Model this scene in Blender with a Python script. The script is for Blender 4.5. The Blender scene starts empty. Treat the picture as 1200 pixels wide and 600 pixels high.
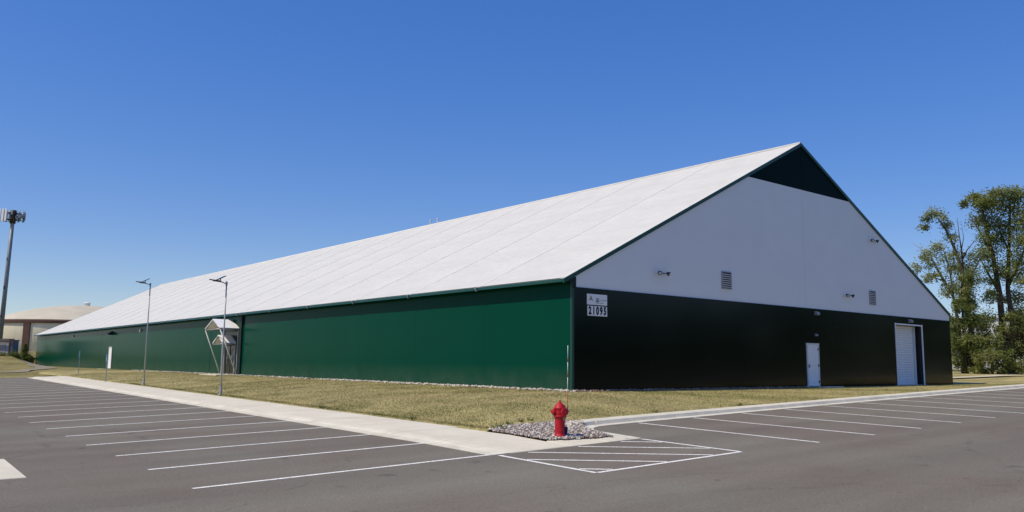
import bpy, bmesh, math, random
import numpy as np
from mathutils import Vector, Matrix, Euler

random.seed(7)
RNG = np.random.default_rng(11)
scene = bpy.context.scene
COL = scene.collection
R = math.radians

# ------------------------------------------------------------------ camera, sky, sun, exposure
cam_data = bpy.data.cameras.new("camera")
cam = bpy.data.objects.new("camera", cam_data)
COL.objects.link(cam)
cam_data.sensor_width = 36.0
cam_data.lens = 965.76 / 1200.0 * 36.0
cam_data.clip_start = 0.1
cam_data.clip_end = 8000.0
CR = Vector((0.77706367, -0.62932755, 0.01090322))
CU = Vector((-0.0898944, -0.09381901, 0.99152256))
CF = Vector((0.62296954, 0.7714563, 0.12947637))
cam.matrix_world = Matrix(((CR.x, CU.x, -CF.x, -22.534),
                           (CR.y, CU.y, -CF.y, -24.049),
                           (CR.z, CU.z, -CF.z, 1.021),
                           (0, 0, 0, 1)))
scene.camera = cam

SUN_EL = R(52.0)
SUN_H = Vector((-0.976, 0.217, 0.0)).normalized()
SUN_DIR = Vector((SUN_H.x * math.cos(SUN_EL), SUN_H.y * math.cos(SUN_EL), math.sin(SUN_EL)))
world = bpy.data.worlds.new("World")
scene.world = world
world.use_nodes = True
wn = world.node_tree
wn.nodes.clear()
sky = wn.nodes.new("ShaderNodeTexSky")
sky.sky_type = 'NISHITA'
sky.sun_disc = False
sky.sun_elevation = SUN_EL
sky.sun_rotation = math.atan2(SUN_H.x, SUN_H.y)
sky.altitude = 300
sky.air_density = 1.0
sky.dust_density = 0.6
sky.ozone_density = 6.0
# a phone-camera rendering of the same sky: flatter in brightness, richer in colour
gam = wn.nodes.new("ShaderNodeGamma")
gam.inputs['Gamma'].default_value = 0.55
hsv = wn.nodes.new("ShaderNodeHueSaturation")
hsv.inputs['Hue'].default_value = 0.523
hsv.inputs['Saturation'].default_value = 1.74
hsv.inputs['Value'].default_value = 2.78
bg = wn.nodes.new("ShaderNodeBackground")
bg.inputs['Strength'].default_value = 0.10
wo = wn.nodes.new("ShaderNodeOutputWorld")
wn.links.new(sky.outputs[0], gam.inputs['Color'])
wn.links.new(gam.outputs[0], hsv.inputs['Color'])
wn.links.new(hsv.outputs[0], bg.inputs[0])
wn.links.new(bg.outputs[0], wo.inputs[0])

sun_d = bpy.data.lights.new("sun", 'SUN')
sun_d.energy = 4.1
sun_d.angle = R(0.53)
sun_d.color = (1.0, 0.90, 0.70)
sun = bpy.data.objects.new("sun", sun_d)
COL.objects.link(sun)
sun.rotation_euler = SUN_DIR.to_track_quat('Z', 'Y').to_euler()
sun.location = (-60, 15, 80)

scene.view_settings.view_transform = 'Standard'
scene.view_settings.look = 'None'
scene.view_settings.exposure = 0.0
scene.view_settings.gamma = 1.0

# ------------------------------------------------------------------ materials
def mat(name, col, rough=0.7, spec=0.3, var=0.12, scale=3.0, detail=6.0, col2=None, fine=0.0, fine_scale=60.0,
        bump=0.0, bump_scale=20.0, metal=0.0, stretch=(1, 1, 1)):
    m = bpy.data.materials.new(name)
    m.use_nodes = True
    nt = m.node_tree
    b = nt.nodes['Principled BSDF']
    b.inputs['Roughness'].default_value = rough
    b.inputs['Specular IOR Level'].default_value = spec
    b.inputs['Metallic'].default_value = metal
    tc = nt.nodes.new('ShaderNodeTexCoord')
    mp = nt.nodes.new('ShaderNodeMapping')
    mp.inputs['Scale'].default_value = stretch
    nt.links.new(tc.outputs['Object'], mp.inputs[0])
    n = nt.nodes.new('ShaderNodeTexNoise')
    n.inputs['Scale'].default_value = scale
    n.inputs['Detail'].default_value = detail
    n.inputs['Roughness'].default_value = 0.6
    nt.links.new(mp.outputs[0], n.inputs['Vector'])
    cr = nt.nodes.new('ShaderNodeValToRGB')
    cr.color_ramp.elements[0].position = 0.32
    cr.color_ramp.elements[1].position = 0.68
    a = [c * (1 - var) for c in col]
    d = [min(1, c * (1 + var)) for c in (col2 or col)]
    cr.color_ramp.elements[0].color = (*a, 1)
    cr.color_ramp.elements[1].color = (*d, 1)
    nt.links.new(n.outputs[0], cr.inputs[0])
    out = cr.outputs[0]
    if fine > 0:
        n2 = nt.nodes.new('ShaderNodeTexNoise')
        n2.inputs['Scale'].default_value = fine_scale
        n2.inputs['Detail'].default_value = 3
        nt.links.new(mp.outputs[0], n2.inputs['Vector'])
        mr = nt.nodes.new('ShaderNodeMapRange')
        mr.inputs[1].default_value = 0.3; mr.inputs[2].default_value = 0.7
        mr.inputs[3].default_value = 1 - fine; mr.inputs[4].default_value = 1 + fine
        nt.links.new(n2.outputs[0], mr.inputs[0])
        mx = nt.nodes.new('ShaderNodeMix'); mx.data_type = 'RGBA'; mx.blend_type = 'MULTIPLY'
        mx.inputs[0].default_value = 1
        nt.links.new(out, mx.inputs[6]); nt.links.new(mr.outputs[0], mx.inputs[7])
        out = mx.outputs[2]
    nt.links.new(out, b.inputs['Base Color'])
    if bump > 0:
        n3 = nt.nodes.new('ShaderNodeTexNoise')
        n3.inputs['Scale'].default_value = bump_scale
        n3.inputs['Detail'].default_value = 5
        nt.links.new(mp.outputs[0], n3.inputs['Vector'])
        bp = nt.nodes.new('ShaderNodeBump')
        bp.inputs['Strength'].default_value = 1.0
        bp.inputs['Distance'].default_value = bump
        nt.links.new(n3.outputs[0], bp.inputs['Height'])
        nt.links.new(bp.outputs[0], b.inputs['Normal'])
    m['out'] = 1
    return m

def leaf_mat(name, col, trans=0.35):
    m = bpy.data.materials.new(name)
    m.use_nodes = True
    nt = m.node_tree
    nt.nodes.clear()
    o = nt.nodes.new('ShaderNodeOutputMaterial')
    tc = nt.nodes.new('ShaderNodeTexCoord')
    n = nt.nodes.new('ShaderNodeTexNoise'); n.inputs['Scale'].default_value = 1.1; n.inputs['Detail'].default_value = 5
    nt.links.new(tc.outputs['Object'], n.inputs['Vector'])
    cr = nt.nodes.new('ShaderNodeValToRGB')
    cr.color_ramp.elements[0].position = 0.3; cr.color_ramp.elements[1].position = 0.7
    cr.color_ramp.elements[0].color = (col[0] * .7, col[1] * .75, col[2] * .75, 1)
    cr.color_ramp.elements[1].color = (col[0] * 1.35, col[1] * 1.25, col[2] * 1.15, 1)
    nt.links.new(n.outputs[0], cr.inputs[0])
    d = nt.nodes.new('ShaderNodeBsdfDiffuse'); t = nt.nodes.new('ShaderNodeBsdfTranslucent')
    nt.links.new(cr.outputs[0], d.inputs[0]); nt.links.new(cr.outputs[0], t.inputs[0])
    mx = nt.nodes.new('ShaderNodeMixShader'); mx.inputs[0].default_value = trans
    nt.links.new(d.outputs[0], mx.inputs[1]); nt.links.new(t.outputs[0], mx.inputs[2])
    nt.links.new(mx.outputs[0], o.inputs[0])
    return m

def asphalt_mat():
    m = mat('asphalt', (0.174, 0.145, 0.120), col2=(0.164, 0.153, 0.124), rough=0.9, spec=0.15, var=0.09, scale=0.22, detail=8, fine=0.18, fine_scale=28, bump=0.006, bump_scale=70)
    nt = m.node_tree
    b = nt.nodes['Principled BSDF']
    src = b.inputs['Base Color'].links[0].from_socket
    tc = [n for n in nt.nodes if n.type == 'TEX_COORD'][0]
    # roller passes: long soft streaks
    mp = nt.nodes.new('ShaderNodeMapping'); mp.inputs['Scale'].default_value = (0.03, 0.75, 1)
    mp.inputs['Rotation'].default_value = (0, 0, R(-6))
    nt.links.new(tc.outputs['Object'], mp.inputs[0])
    ns = nt.nodes.new('ShaderNodeTexNoise'); ns.inputs['Scale'].default_value = 1.0; ns.inputs['Detail'].default_value = 5
    nt.links.new(mp.outputs[0], ns.inputs['Vector'])
    mr = nt.nodes.new('ShaderNodeMapRange')
    mr.inputs[1].default_value = 0.3; mr.inputs[2].default_value = 0.7; mr.inputs[3].default_value = 0.90; mr.inputs[4].default_value = 1.10
    nt.links.new(ns.outputs[0], mr.inputs[0])
    cur = mr.outputs[0]
    # tyre scuffs: arcs of rubber left by turning cars
    sep = nt.nodes.new('ShaderNodeSeparateXYZ'); nt.links.new(tc.outputs['Object'], sep.inputs[0])
    wob = nt.nodes.new('ShaderNodeTexNoise'); wob.inputs['Scale'].default_value = 0.5; nt.links.new(tc.outputs['Object'], wob.inputs['Vector'])
    brk = nt.nodes.new('ShaderNodeTexNoise'); brk.inputs['Scale'].default_value = 1.1; brk.inputs['Detail'].default_value = 4
    nt.links.new(tc.outputs['Object'], brk.inputs['Vector'])
    def math_(op, a, bb):
        n = nt.nodes.new('ShaderNodeMath'); n.operation = op
        for i, v in enumerate((a, bb)):
            if v is None: continue
            if isinstance(v, (int, float)): n.inputs[i].default_value = v
            else: nt.links.new(v, n.inputs[i])
        return n.outputs[0]
    for (cx, cy, rad, wid, st) in ((-25.5, 1.5, 7.6, 0.13, .24), (-25.2, 1.2, 9.2, 0.13, .2), (-14.0, -24.0, 9.5, .12, .13), (-14.0, -24.0, 11.1, .12, .12), (-24.0, -12.0, 3.8, .1, .2), (2, -23, 8.5, .12, .16)):
        dx = math_('SUBTRACT', sep.outputs[0], cx); dy = math_('SUBTRACT', sep.outputs[1], cy)
        d = math_('SQRT', math_('ADD', math_('MULTIPLY', dx, dx), math_('MULTIPLY', dy, dy)), None)
        d = math_('ADD', d, math_('MULTIPLY', math_('SUBTRACT', wob.outputs[0], .5), 1.2))
        k = math_('SUBTRACT', 1.0, math_('MULTIPLY', math_('ABSOLUTE', math_('SUBTRACT', d, rad), None), 1 / wid))
        k = math_('MAXIMUM', k, 0.0)
        g = math_('MAXIMUM', math_('MULTIPLY', math_('SUBTRACT', brk.outputs[0], .42), 5.0), 0.0)
        k = math_('MULTIPLY', k, math_('MINIMUM', g, 1.0))
        cur = math_('MULTIPLY', cur, math_('SUBTRACT', 1.0, math_('MULTIPLY', k, st)))
    sp_n = nt.nodes.new('ShaderNodeTexNoise'); sp_n.inputs['Scale'].default_value = 1.7; sp_n.inputs['Detail'].default_value = 2
    nt.links.new(tc.outputs['Object'], sp_n.inputs['Vector'])
    spot = math_('MINIMUM', math_('MAXIMUM', math_('MULTIPLY', math_('SUBTRACT', sp_n.outputs[0], .69), 14.0), 0.0), 1.0)
    cur = math_('MULTIPLY', cur, math_('SUBTRACT', 1.0, math_('MULTIPLY', spot, .30)))           # oil drips
    vor = nt.nodes.new('ShaderNodeTexVoronoi'); vor.feature = 'DISTANCE_TO_EDGE'; vor.inputs['Scale'].default_value = .085
    wob2 = nt.nodes.new('ShaderNodeTexNoise'); wob2.inputs['Scale'].default_value = .9; wob2.inputs['Detail'].default_value = 6
    nt.links.new(tc.outputs['Object'], wob2.inputs['Vector'])
    add = nt.nodes.new('ShaderNodeVectorMath'); add.operation = 'MULTIPLY_ADD'
    nt.links.new(wob2.outputs[1], add.inputs[0]); add.inputs[1].default_value = (1.6, 1.6, 0); nt.links.new(tc.outputs['Object'], add.inputs[2])
    nt.links.new(add.outputs[0], vor.inputs['Vector'])
    crk = math_('MAXIMUM', math_('SUBTRACT', 1.0, math_('MULTIPLY', vor.outputs['Distance'], 650.0)), 0.0)
    crk = math_('MULTIPLY', crk, math_('MINIMUM', math_('MAXIMUM', math_('MULTIPLY', math_('SUBTRACT', brk.outputs[0], .5), 6.0), 0.0), 1.0))
    cur = math_('MULTIPLY', cur, math_('SUBTRACT', 1.0, math_('MULTIPLY', crk, .45)))            # hairline cracks
    mx = nt.nodes.new('ShaderNodeMix'); mx.data_type = 'RGBA'; mx.blend_type = 'MULTIPLY'; mx.inputs[0].default_value = 1
    nt.links.new(src, mx.inputs[6]); nt.links.new(cur, mx.inputs[7])
    nt.links.new(mx.outputs[2], b.inputs['Base Color'])
    return m

M = {}
M['asphalt'] = asphalt_mat()
M['paint'] = mat('line_paint', (0.78, 0.765, 0.72), rough=.7, var=.10, scale=5, fine=.32, fine_scale=24)
M['concrete'] = mat('concrete', (0.63, 0.585, 0.475), rough=.9, spec=.2, var=.08, scale=.9, detail=8, fine=.07, fine_scale=40, bump=.004, bump_scale=50)
M['kerb'] = mat('kerb_concrete', (0.62, 0.58, 0.48), rough=.9, spec=.2, var=.14, scale=1.6, detail=8, fine=.08, fine_scale=40, bump=.006, bump_scale=35)
M['grass'] = mat('dry_grass', (0.265, 0.235, 0.10), col2=(0.37, 0.31, 0.145), rough=.95, spec=.1, var=.16, scale=.5, detail=9, fine=.24, fine_scale=9, bump=.03, bump_scale=14)
M['field'] = mat('field_grass', (0.16, 0.15, 0.055), col2=(0.27, 0.225, 0.10), rough=.95, spec=.1, var=.15, scale=.22, detail=9, fine=.25, fine_scale=3, bump=.08, bump_scale=5)
M['track'] = mat('track_gravel', (0.25, 0.22, 0.17), rough=.95, spec=.1, var=.15, scale=.5, fine=.12, fine_scale=8)
M['pale_track'] = mat('pale_path', (0.50, 0.45, 0.33), rough=.95, spec=.1, var=.1, scale=.6, fine=.1, fine_scale=6)
M['blade_a'] = mat('blade_straw', (0.46, 0.385, 0.20), rough=.9, spec=.1, var=.15, scale=2)
M['blade_b'] = mat('blade_olive', (0.27, 0.255, 0.10), rough=.9, spec=.1, var=.2, scale=2)
M['blade_c'] = mat('blade_green', (0.15, 0.165, 0.05), rough=.9, spec=.1, var=.2, scale=2)
M['gravel_bed'] = mat('gravel_bed', (0.13, 0.11, 0.10), rough=.95, spec=.1, var=.3, scale=14, fine=.3, fine_scale=40, bump=.03, bump_scale=22)
M['st_a'] = mat('stone_pale', (0.56, 0.52, 0.47), rough=.85, var=.15, scale=9)
M['st_b'] = mat('stone_tan', (0.30, 0.25, 0.20), rough=.85, var=.15, scale=9)
M['st_c'] = mat('stone_grey', (0.20, 0.19, 0.19), rough=.85, var=.15, scale=9)
M['st_d'] = mat('stone_rust', (0.20, 0.115, 0.085), rough=.85, var=.15, scale=9)
M['green'] = mat('green_wall_steel', (0.0002, 0.046, 0.0285), rough=.2, spec=.035, var=.04, scale=.35, bump=.010, bump_scale=.55, stretch=(1, 1, .35))
def dust_and_reflection(m, col, top, amt):  # mixes a paler tone in toward the wall foot
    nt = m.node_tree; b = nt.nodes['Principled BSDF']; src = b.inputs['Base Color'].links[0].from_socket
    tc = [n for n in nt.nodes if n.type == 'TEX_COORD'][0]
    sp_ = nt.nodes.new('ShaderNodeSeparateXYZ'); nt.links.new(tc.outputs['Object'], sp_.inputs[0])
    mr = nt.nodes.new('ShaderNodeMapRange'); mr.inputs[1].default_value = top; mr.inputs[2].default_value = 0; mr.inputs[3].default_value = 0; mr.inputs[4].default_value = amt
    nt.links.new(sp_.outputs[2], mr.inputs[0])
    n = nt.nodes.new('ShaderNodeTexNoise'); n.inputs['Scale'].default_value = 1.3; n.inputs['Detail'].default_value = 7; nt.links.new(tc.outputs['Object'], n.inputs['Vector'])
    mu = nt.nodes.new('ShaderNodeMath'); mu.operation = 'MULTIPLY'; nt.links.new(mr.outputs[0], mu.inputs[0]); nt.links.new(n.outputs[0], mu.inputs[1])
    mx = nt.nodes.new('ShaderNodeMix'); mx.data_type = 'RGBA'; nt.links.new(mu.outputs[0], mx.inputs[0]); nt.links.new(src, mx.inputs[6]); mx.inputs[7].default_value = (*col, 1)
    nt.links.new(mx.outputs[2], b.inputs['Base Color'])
dust_and_reflection(M['green'], (.10, .14, .10), 1.0, .45)  # pale foot: lawn and walk reflection painted in, with some dust
M['shaded_green'] = mat('shaded_green_steel', (0.0005, 0.0050, 0.0035), rough=.14, spec=.18, var=.05, scale=.35, bump=.004, bump_scale=.5, stretch=(1, 1, .35))  # same paint as the long wall, gable shade darkened into the colour
M['peak_green'] = mat('shaded_peak_green', (0.0006, 0.010, 0.0095), rough=.5, spec=.03, var=.05, scale=.5)  # peak panels: the green again, shade in the colour, little sky reflection
M['trim'] = mat('green_trim', (0.008, 0.052, 0.036), rough=.4, spec=.4, var=.06, scale=2)
M['black_green'] = mat('dark_soffit', (0.012, 0.022, 0.02), rough=.6, spec=.2, var=.1, scale=2)
M['roof'] = mat('roof_membrane', (0.58, 0.573, 0.54), rough=.62, spec=.3, var=.045, scale=.45, detail=9, fine=.03, fine_scale=4, bump=.09, bump_scale=1.2, stretch=(1, .5, 1))
M['keder'] = mat('roof_seam_strip', (0.70, 0.69, 0.655), rough=.6, spec=.3, var=.05, scale=2)
M['seam_web'] = mat('seam_webbing', (0.56, 0.54, 0.51), rough=.7, var=.05, scale=2)
M['gable_white'] = mat('gable_membrane', (0.76, 0.76, 0.75), rough=.6, spec=.25, var=.02, scale=.6, bump=.01, bump_scale=.7)
M['white'] = mat('white_paint', (0.80, 0.80, 0.79), rough=.5, spec=.35, var=.04, scale=3)
M['white_metal'] = mat('galvanised_white', (0.62, 0.63, 0.63), rough=.45, spec=.4, var=.06, scale=3)
M['galv'] = mat('galvanised_steel', (0.34, 0.35, 0.36), rough=.42, spec=.5, var=.10, scale=4, metal=.35)
M['dark'] = mat('dark_metal', (0.018, 0.019, 0.021), rough=.5, spec=.4, var=.15, scale=4)
M['bronze'] = mat('bronze_housing', (0.05, 0.042, 0.035), rough=.5, spec=.4, var=.15, scale=4)
M['solar'] = mat('solar_cells', (0.012, 0.016, 0.035), rough=.2, spec=.5, var=.2, scale=6)
M['glassy'] = mat('lamp_lens', (0.55, 0.57, 0.58), rough=.15, spec=.6, var=.05, scale=8)
M['door_glass'] = mat('dark_door_glass', (0.010, 0.014, 0.014), rough=.12, spec=.5, var=.2, scale=2)
M['red'] = mat('hydrant_red', (0.345, 0.005, 0.014), col2=(0.42, 0.012, 0.022), rough=.5, spec=.28, var=.16, scale=9, fine=.15, fine_scale=45, bump=.003, bump_scale=40)
M['red_rod'] = mat('rod_red', (0.45, 0.03, 0.02), rough=.5, var=.05)
M['blue'] = mat('blue_plastic', (0.006, 0.014, 0.10), rough=.45, var=.1, scale=8)
M['sign_blue'] = mat('sign_blue', (0.05, 0.19, 0.50), rough=.4, var=.04, scale=4)
M['black'] = mat('black_print', (0.012, 0.012, 0.014), rough=.6, spec=.2, var=.05)
M['gold'] = mat('gold_print', (0.34, 0.30, 0.10), rough=.6, spec=.2, var=.05)
M['grey_print'] = mat('grey_print', (0.22, 0.25, 0.30), rough=.6, spec=.2, var=.05)
M['tank_wall'] = mat('tank_concrete', (0.76, 0.70, 0.54), rough=.9, spec=.15, var=.07, scale=.35, detail=8, fine=.05, fine_scale=3, stretch=(1, 1, .25))
M['tank_dome'] = mat('tank_dome_concrete', (0.52, 0.475, 0.38), rough=.9, spec=.15, var=.09, scale=.2, detail=8)
M['tank_brown'] = mat('tank_brown', (0.105, 0.062, 0.050), rough=.85, spec=.15, var=.1, scale=.5)
M['tower'] = mat('tower_steel', (0.17, 0.19, 0.205), rough=.5, spec=.4, var=.1, scale=1, metal=.2)
M['shelter'] = mat('shelter_panel', (0.30, 0.32, 0.36), rough=.7, var=.08, scale=1)
M['bark'] = mat('bark', (0.085, 0.068, 0.052), rough=.95, spec=.1, var=.35, scale=3, stretch=(1, 1, .3), bump=.03, bump_scale=9)
M['bark_pale'] = mat('bark_pale', (0.26, 0.23, 0.19), rough=.95, spec=.1, var=.3, scale=3, stretch=(1, 1, .3))
M['lf_dark'] = leaf_mat('leaf_dark', (0.085, 0.122, 0.038), .42)
M['lf_mid'] = leaf_mat('leaf_mid', (0.195, 0.235, 0.075), .5)
M['lf_light'] = leaf_mat('leaf_light', (0.30, 0.32, 0.115), .5)
M['lf_pale'] = leaf_mat('leaf_pale', (0.30, 0.33, 0.175), .48)
M['lf_wine'] = leaf_mat('leaf_wine', (0.030, 0.022, 0.020), .2)
M['far_wall'] = mat('far_white_cladding', (0.62, 0.62, 0.62), rough=.6, var=.04, scale=.5)
M['far_grey'] = mat('far_grey', (0.25, 0.26, 0.28), rough=.7, var=.08, scale=.5)

# ------------------------------------------------------------------ mesh helpers
class MB:
    def __init__(s):
        s.v = []; s.f = []; s.mi = []; s.cur = 0; s.smooth = []
    def add(s, vs, fs, smooth=False):
        o = len(s.v); s.v += [tuple(v) for v in vs]
        for f in fs:
            s.f.append(tuple(i + o for i in f)); s.mi.append(s.cur); s.smooth.append(smooth)
    def box(s, c, d, rot=None):
        hx, hy, hz = d[0] / 2, d[1] / 2, d[2] / 2
        vs = [Vector((x, y, z)) for x in (-hx, hx) for y in (-hy, hy) for z in (-hz, hz)]
        if rot is not None: vs = [rot @ v for v in vs]
        c = Vector(c)
        s.add([v + c for v in vs], [(0, 1, 3, 2), (4, 6, 7, 5), (0, 4, 5, 1), (2, 3, 7, 6), (0, 2, 6, 4), (1, 5, 7, 3)])
    def b2(s, lo, hi):
        s.box([(a + b) / 2 for a, b in zip(lo, hi)], [abs(b - a) for a, b in zip(lo, hi)])
    def tube(s, pts, rad, n=8, cap=True, smooth=True):
        pts = [Vector(p) for p in pts]
        if not hasattr(rad, '__len__'): rad = [rad] * len(pts)
        rings = []
        for i, p in enumerate(pts):
            t = (pts[min(i + 1, len(pts) - 1)] - pts[max(i - 1, 0)]).normalized()
            a = Vector((0, 0, 1)) if abs(t.z) < .9 else Vector((1, 0, 0))
            u = t.cross(a).normalized(); w = t.cross(u).normalized()
            rings.append([p + (u * math.cos(2 * math.pi * k / n) + w * math.sin(2 * math.pi * k / n)) * rad[i] for k in range(n)])
        vs = [v for r in rings for v in r]; fs = []
        for i in range(len(pts) - 1):
            for k in range(n):
                fs.append((i * n + k, i * n + (k + 1) % n, (i + 1) * n + (k + 1) % n, (i + 1) * n + k))
        s.add(vs, fs, smooth)
        if cap:
            o = len(s.v) - len(vs)
            s.f.append(tuple(o + k for k in range(n))[::-1]); s.mi.append(s.cur); s.smooth.append(False)
            s.f.append(tuple(o + (len(pts) - 1) * n + k for k in range(n))); s.mi.append(s.cur); s.smooth.append(False)
    def lathe(s, prof, n=24, c=(0, 0, 0), rot=None, smooth=True):
        c = Vector(c); vs = []
        for (r, z) in prof:
            for k in range(n):
                v = Vector((r * math.cos(2 * math.pi * k / n), r * math.sin(2 * math.pi * k / n), z))
                if rot is not None: v = rot @ v
                vs.append(v + c)
        fs = []
        for i in range(len(prof) - 1):
            for k in range(n):
                fs.append((i * n + k, i * n + (k + 1) % n, (i + 1) * n + (k + 1) % n, (i + 1) * n + k))
        s.add(vs, fs, smooth)
    def prism(s, poly, thick):          # poly: list of 3-D points (top), extruded by vector thick
        n = len(poly); t = Vector(thick)
        top = [Vector(p) for p in poly]; bot = [p + t for p in top]
        fs = [tuple(range(n)), tuple(range(2 * n - 1, n - 1, -1))]
        for k in range(n): fs.append((k, n + k, n + (k + 1) % n, (k + 1) % n))
        s.add(top + bot, fs)
    def build(s, name, mats, parent=None, loc=None, bevel=0.0):
        me = bpy.data.meshes.new(name)
        me.from_pydata(s.v, [], s.f)
        if not isinstance(mats, (list, tuple)): mats = [mats]
        for m in mats: me.materials.append(m)
        if len(mats) > 1: me.polygons.foreach_set('material_index', s.mi)
        me.polygons.foreach_set('use_smooth', s.smooth)
        bm = bmesh.new(); bm.from_mesh(me)
        bmesh.ops.recalc_face_normals(bm, faces=bm.faces)
        if bevel > 0:
            bmesh.ops.bevel(bm, geom=[e for e in bm.edges], offset=bevel, segments=1, affect='EDGES', clamp_overlap=True)
        bm.to_mesh(me); bm.free()
        o = bpy.data.objects.new(name, me)
        COL.objects.link(o)
        if parent is not None: o.parent = parent
        if loc is not None: o.location = loc
        return o

def tag(o, label=None, cat=None, group=None, kind=None):
    if label: o['label'] = label
    if cat: o['category'] = cat
    if group: o['group'] = group
    if kind: o['kind'] = kind
    return o

def empty(name, loc=(0, 0, 0), rz=0.0):
    o = bpy.data.objects.new(name, None); COL.objects.link(o)
    o.empty_display_size = .3
    o.location = loc; o.rotation_euler = (0, 0, rz)
    return o

def kids(o): return [c for c in bpy.data.objects if c.parent == o]
def copy_tree(o, parent=None):
    c = o.copy(); COL.objects.link(c)
    if parent is not None: c.parent = parent
    for ch in kids(o): copy_tree(ch, c)
    return c

def raw_mesh(name, verts, faces, mats, mi=None, parent=None):
    me = bpy.data.meshes.new(name)
    verts = np.asarray(verts, dtype=np.float32); faces = np.asarray(faces, dtype=np.int32)
    nf, k = faces.shape
    me.vertices.add(len(verts)); me.vertices.foreach_set('co', verts.ravel())
    me.loops.add(nf * k); me.loops.foreach_set('vertex_index', faces.ravel())
    me.polygons.add(nf)
    me.polygons.foreach_set('loop_start', np.arange(0, nf * k, k, dtype=np.int32))
    me.polygons.foreach_set('loop_total', np.full(nf, k, dtype=np.int32))
    for m in mats: me.materials.append(m)
    if mi is not None: me.polygons.foreach_set('material_index', np.asarray(mi, dtype=np.int32))
    me.update(calc_edges=True); me.validate()
    o = bpy.data.objects.new(name, me); COL.objects.link(o)
    if parent is not None: o.parent = parent
    return o

def text_mesh(name, body, size, m, parent, loc, rot, extrude=.002, xs=1.0, bold=0.0):
    cu = bpy.data.curves.new(name, 'FONT'); cu.body = body; cu.size = size; cu.extrude = extrude
    cu.offset = bold
    cu.align_x = 'CENTER'; cu.align_y = 'CENTER'
    t = bpy.data.objects.new(name, cu); COL.objects.link(t)
    dg = bpy.context.evaluated_depsgraph_get()
    me = bpy.data.meshes.new_from_object(t.evaluated_get(dg))
    bpy.data.objects.remove(t)
    me.materials.clear(); me.materials.append(m)
    o = bpy.data.objects.new(name, me); COL.objects.link(o)
    o.parent = parent; o.location = loc; o.rotation_euler = rot; o.scale = (xs, 1, 1)
    return o

# ------------------------------------------------------------------ terrain
def ss(a, b, x):
    t = max(0.0, min(1.0, (x - a) / (b - a))); return t * t * (3 - 2 * t)

def lot(x, y):
    t = max(-60.0, min(52.0, x + 3.6))
    if t < 0: z = -.71 + .029 * max(t, -14) + .012 * min(t + 14, 0)
    else: z = -.71 + .027 * t - .0001 * t * t
    u = max(-60.0, min(85.0, y + 6.7))
    return z + (.018 * u if u < 0 else .0085 * u)

WX, CY = -8.72, -5.85          # lawn edges: along the walk, along the kerb
BL, BW = 115.8, 33.84          # building length and width

def terr(x, y):
    base = lot(x, y)
    tx = max(0.0, -x / -WX) if x < 0 else 0.0
    ty = max(0.0, y / CY) if y < 0 else 0.0
    t = max(tx, ty)
    bx = max(0.0, x - BW)
    if x > BW: t = max(t, min(1.0, bx / 10.0))
    by = max(0.0, y - BL)
    if t < 1.0 or (tx > 0 and tx < 1):
        t = min(t, 1.0)
        ex = WX if tx >= ty else x
        edge = lot(min(max(x, WX), BW + 12), min(y, 85)) + .10
        k = t * t * .35 + t * .65
        z = -.03 * (1 - k) + edge * k
    else:
        z = base + (.10 if (x > WX and y > CY) or x > BW else 0.0)
    # bank and rising field beyond the far end of the building
    bank = 2.1 * ss(92, 121, y) * ss(-.6, -4.6, x)
    bank = max(bank, 2.1 * ss(117.0, 122.0, y))
    far = .9 * ss(125, 250, y)
    left = 1.6 * ss(70, 120, y) * ss(-20, -60, x)
    return z + max(bank, left) + far

def axis(keys, fine):
    out = set(round(k, 3) for k in keys)
    for lo, hi, st in fine:
        n = int(round((hi - lo) / st))
        for i in range(n + 1): out.add(round(lo + i * st, 3))
    return sorted(out)

def sheet(name, xs, ys, keep, zf, mats, kind='structure', label=None):
    idx = {}; v = []; f = []
    def vid(i, j):
        if (i, j) not in idx:
            idx[(i, j)] = len(v); v.append((xs[i], ys[j], zf(xs[i], ys[j])))
        return idx[(i, j)]
    for i in range(len(xs) - 1):
        for j in range(len(ys) - 1):
            cx, cy = (xs[i] + xs[i + 1]) / 2, (ys[j] + ys[j + 1]) / 2
            if keep(cx, cy): f.append((vid(i, j), vid(i + 1, j), vid(i + 1, j + 1), vid(i, j + 1)))
    o = raw_mesh(name, v, f, mats)
    o.data.polygons.foreach_set('use_smooth', [True] * len(f))
    tag(o, label, None, None, kind)
    return o

def in_lot(x, y, m=0.0):
    return (x > -62 + m and x < -9.0 - m and y > -62 + m and y < 50 - m) or (y < -6.3 - m and y > -62 + m and x > -62 + m and x < 66 - m)
def in_lawn(x, y, m=0.0):
    return (x > WX + m and x < 66 - m and y > CY + m and y < 60 - m) and not (x > BW and y > 40)

def ground_z(x, y):
    z = terr(x, y)
    if in_lot(x, y, -.55) or in_lawn(x, y, -.55) or (-10 < x < -5 and -9.8 < y < 50.5): z -= .35
    return z
gx = axis([-4000, -2500, -1500, -900, -600, -400, -280, -200, -160, -130, 160, 220, 300, 420, 600, 900, 1500, 2500, 4000], [(-110, 130, 5), (-66, -58, 1), (-14, 2, 1), (60, 70, 1)])
gy = axis([-4000, -2500, -1500, -900, -600, -400, -280, -200, -160, -130, 360, 420, 600, 900, 1500, 2500, 4000], [(-110, 300, 5), (-66, -58, 1), (-10, 4, 1), (46, 62, 1), (90, 126, 2)])
ground = sheet('ground', gx, gy, lambda x, y: True, ground_z, [M['field']])

lx = axis([WX, -3.6], [(-8.5, 2, .5), (2, 33, 3), (33, 66, 1.5)])
ly = axis([CY, -3.0, 0], [(-5.5, 2, .5), (2, 60, 2)])
lawn = sheet('lawn', lx, ly, lambda x, y: in_lawn(x, y) and not (.6 < x < BW - .6 and .6 < y < 60), terr, [M['grass']])

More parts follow.
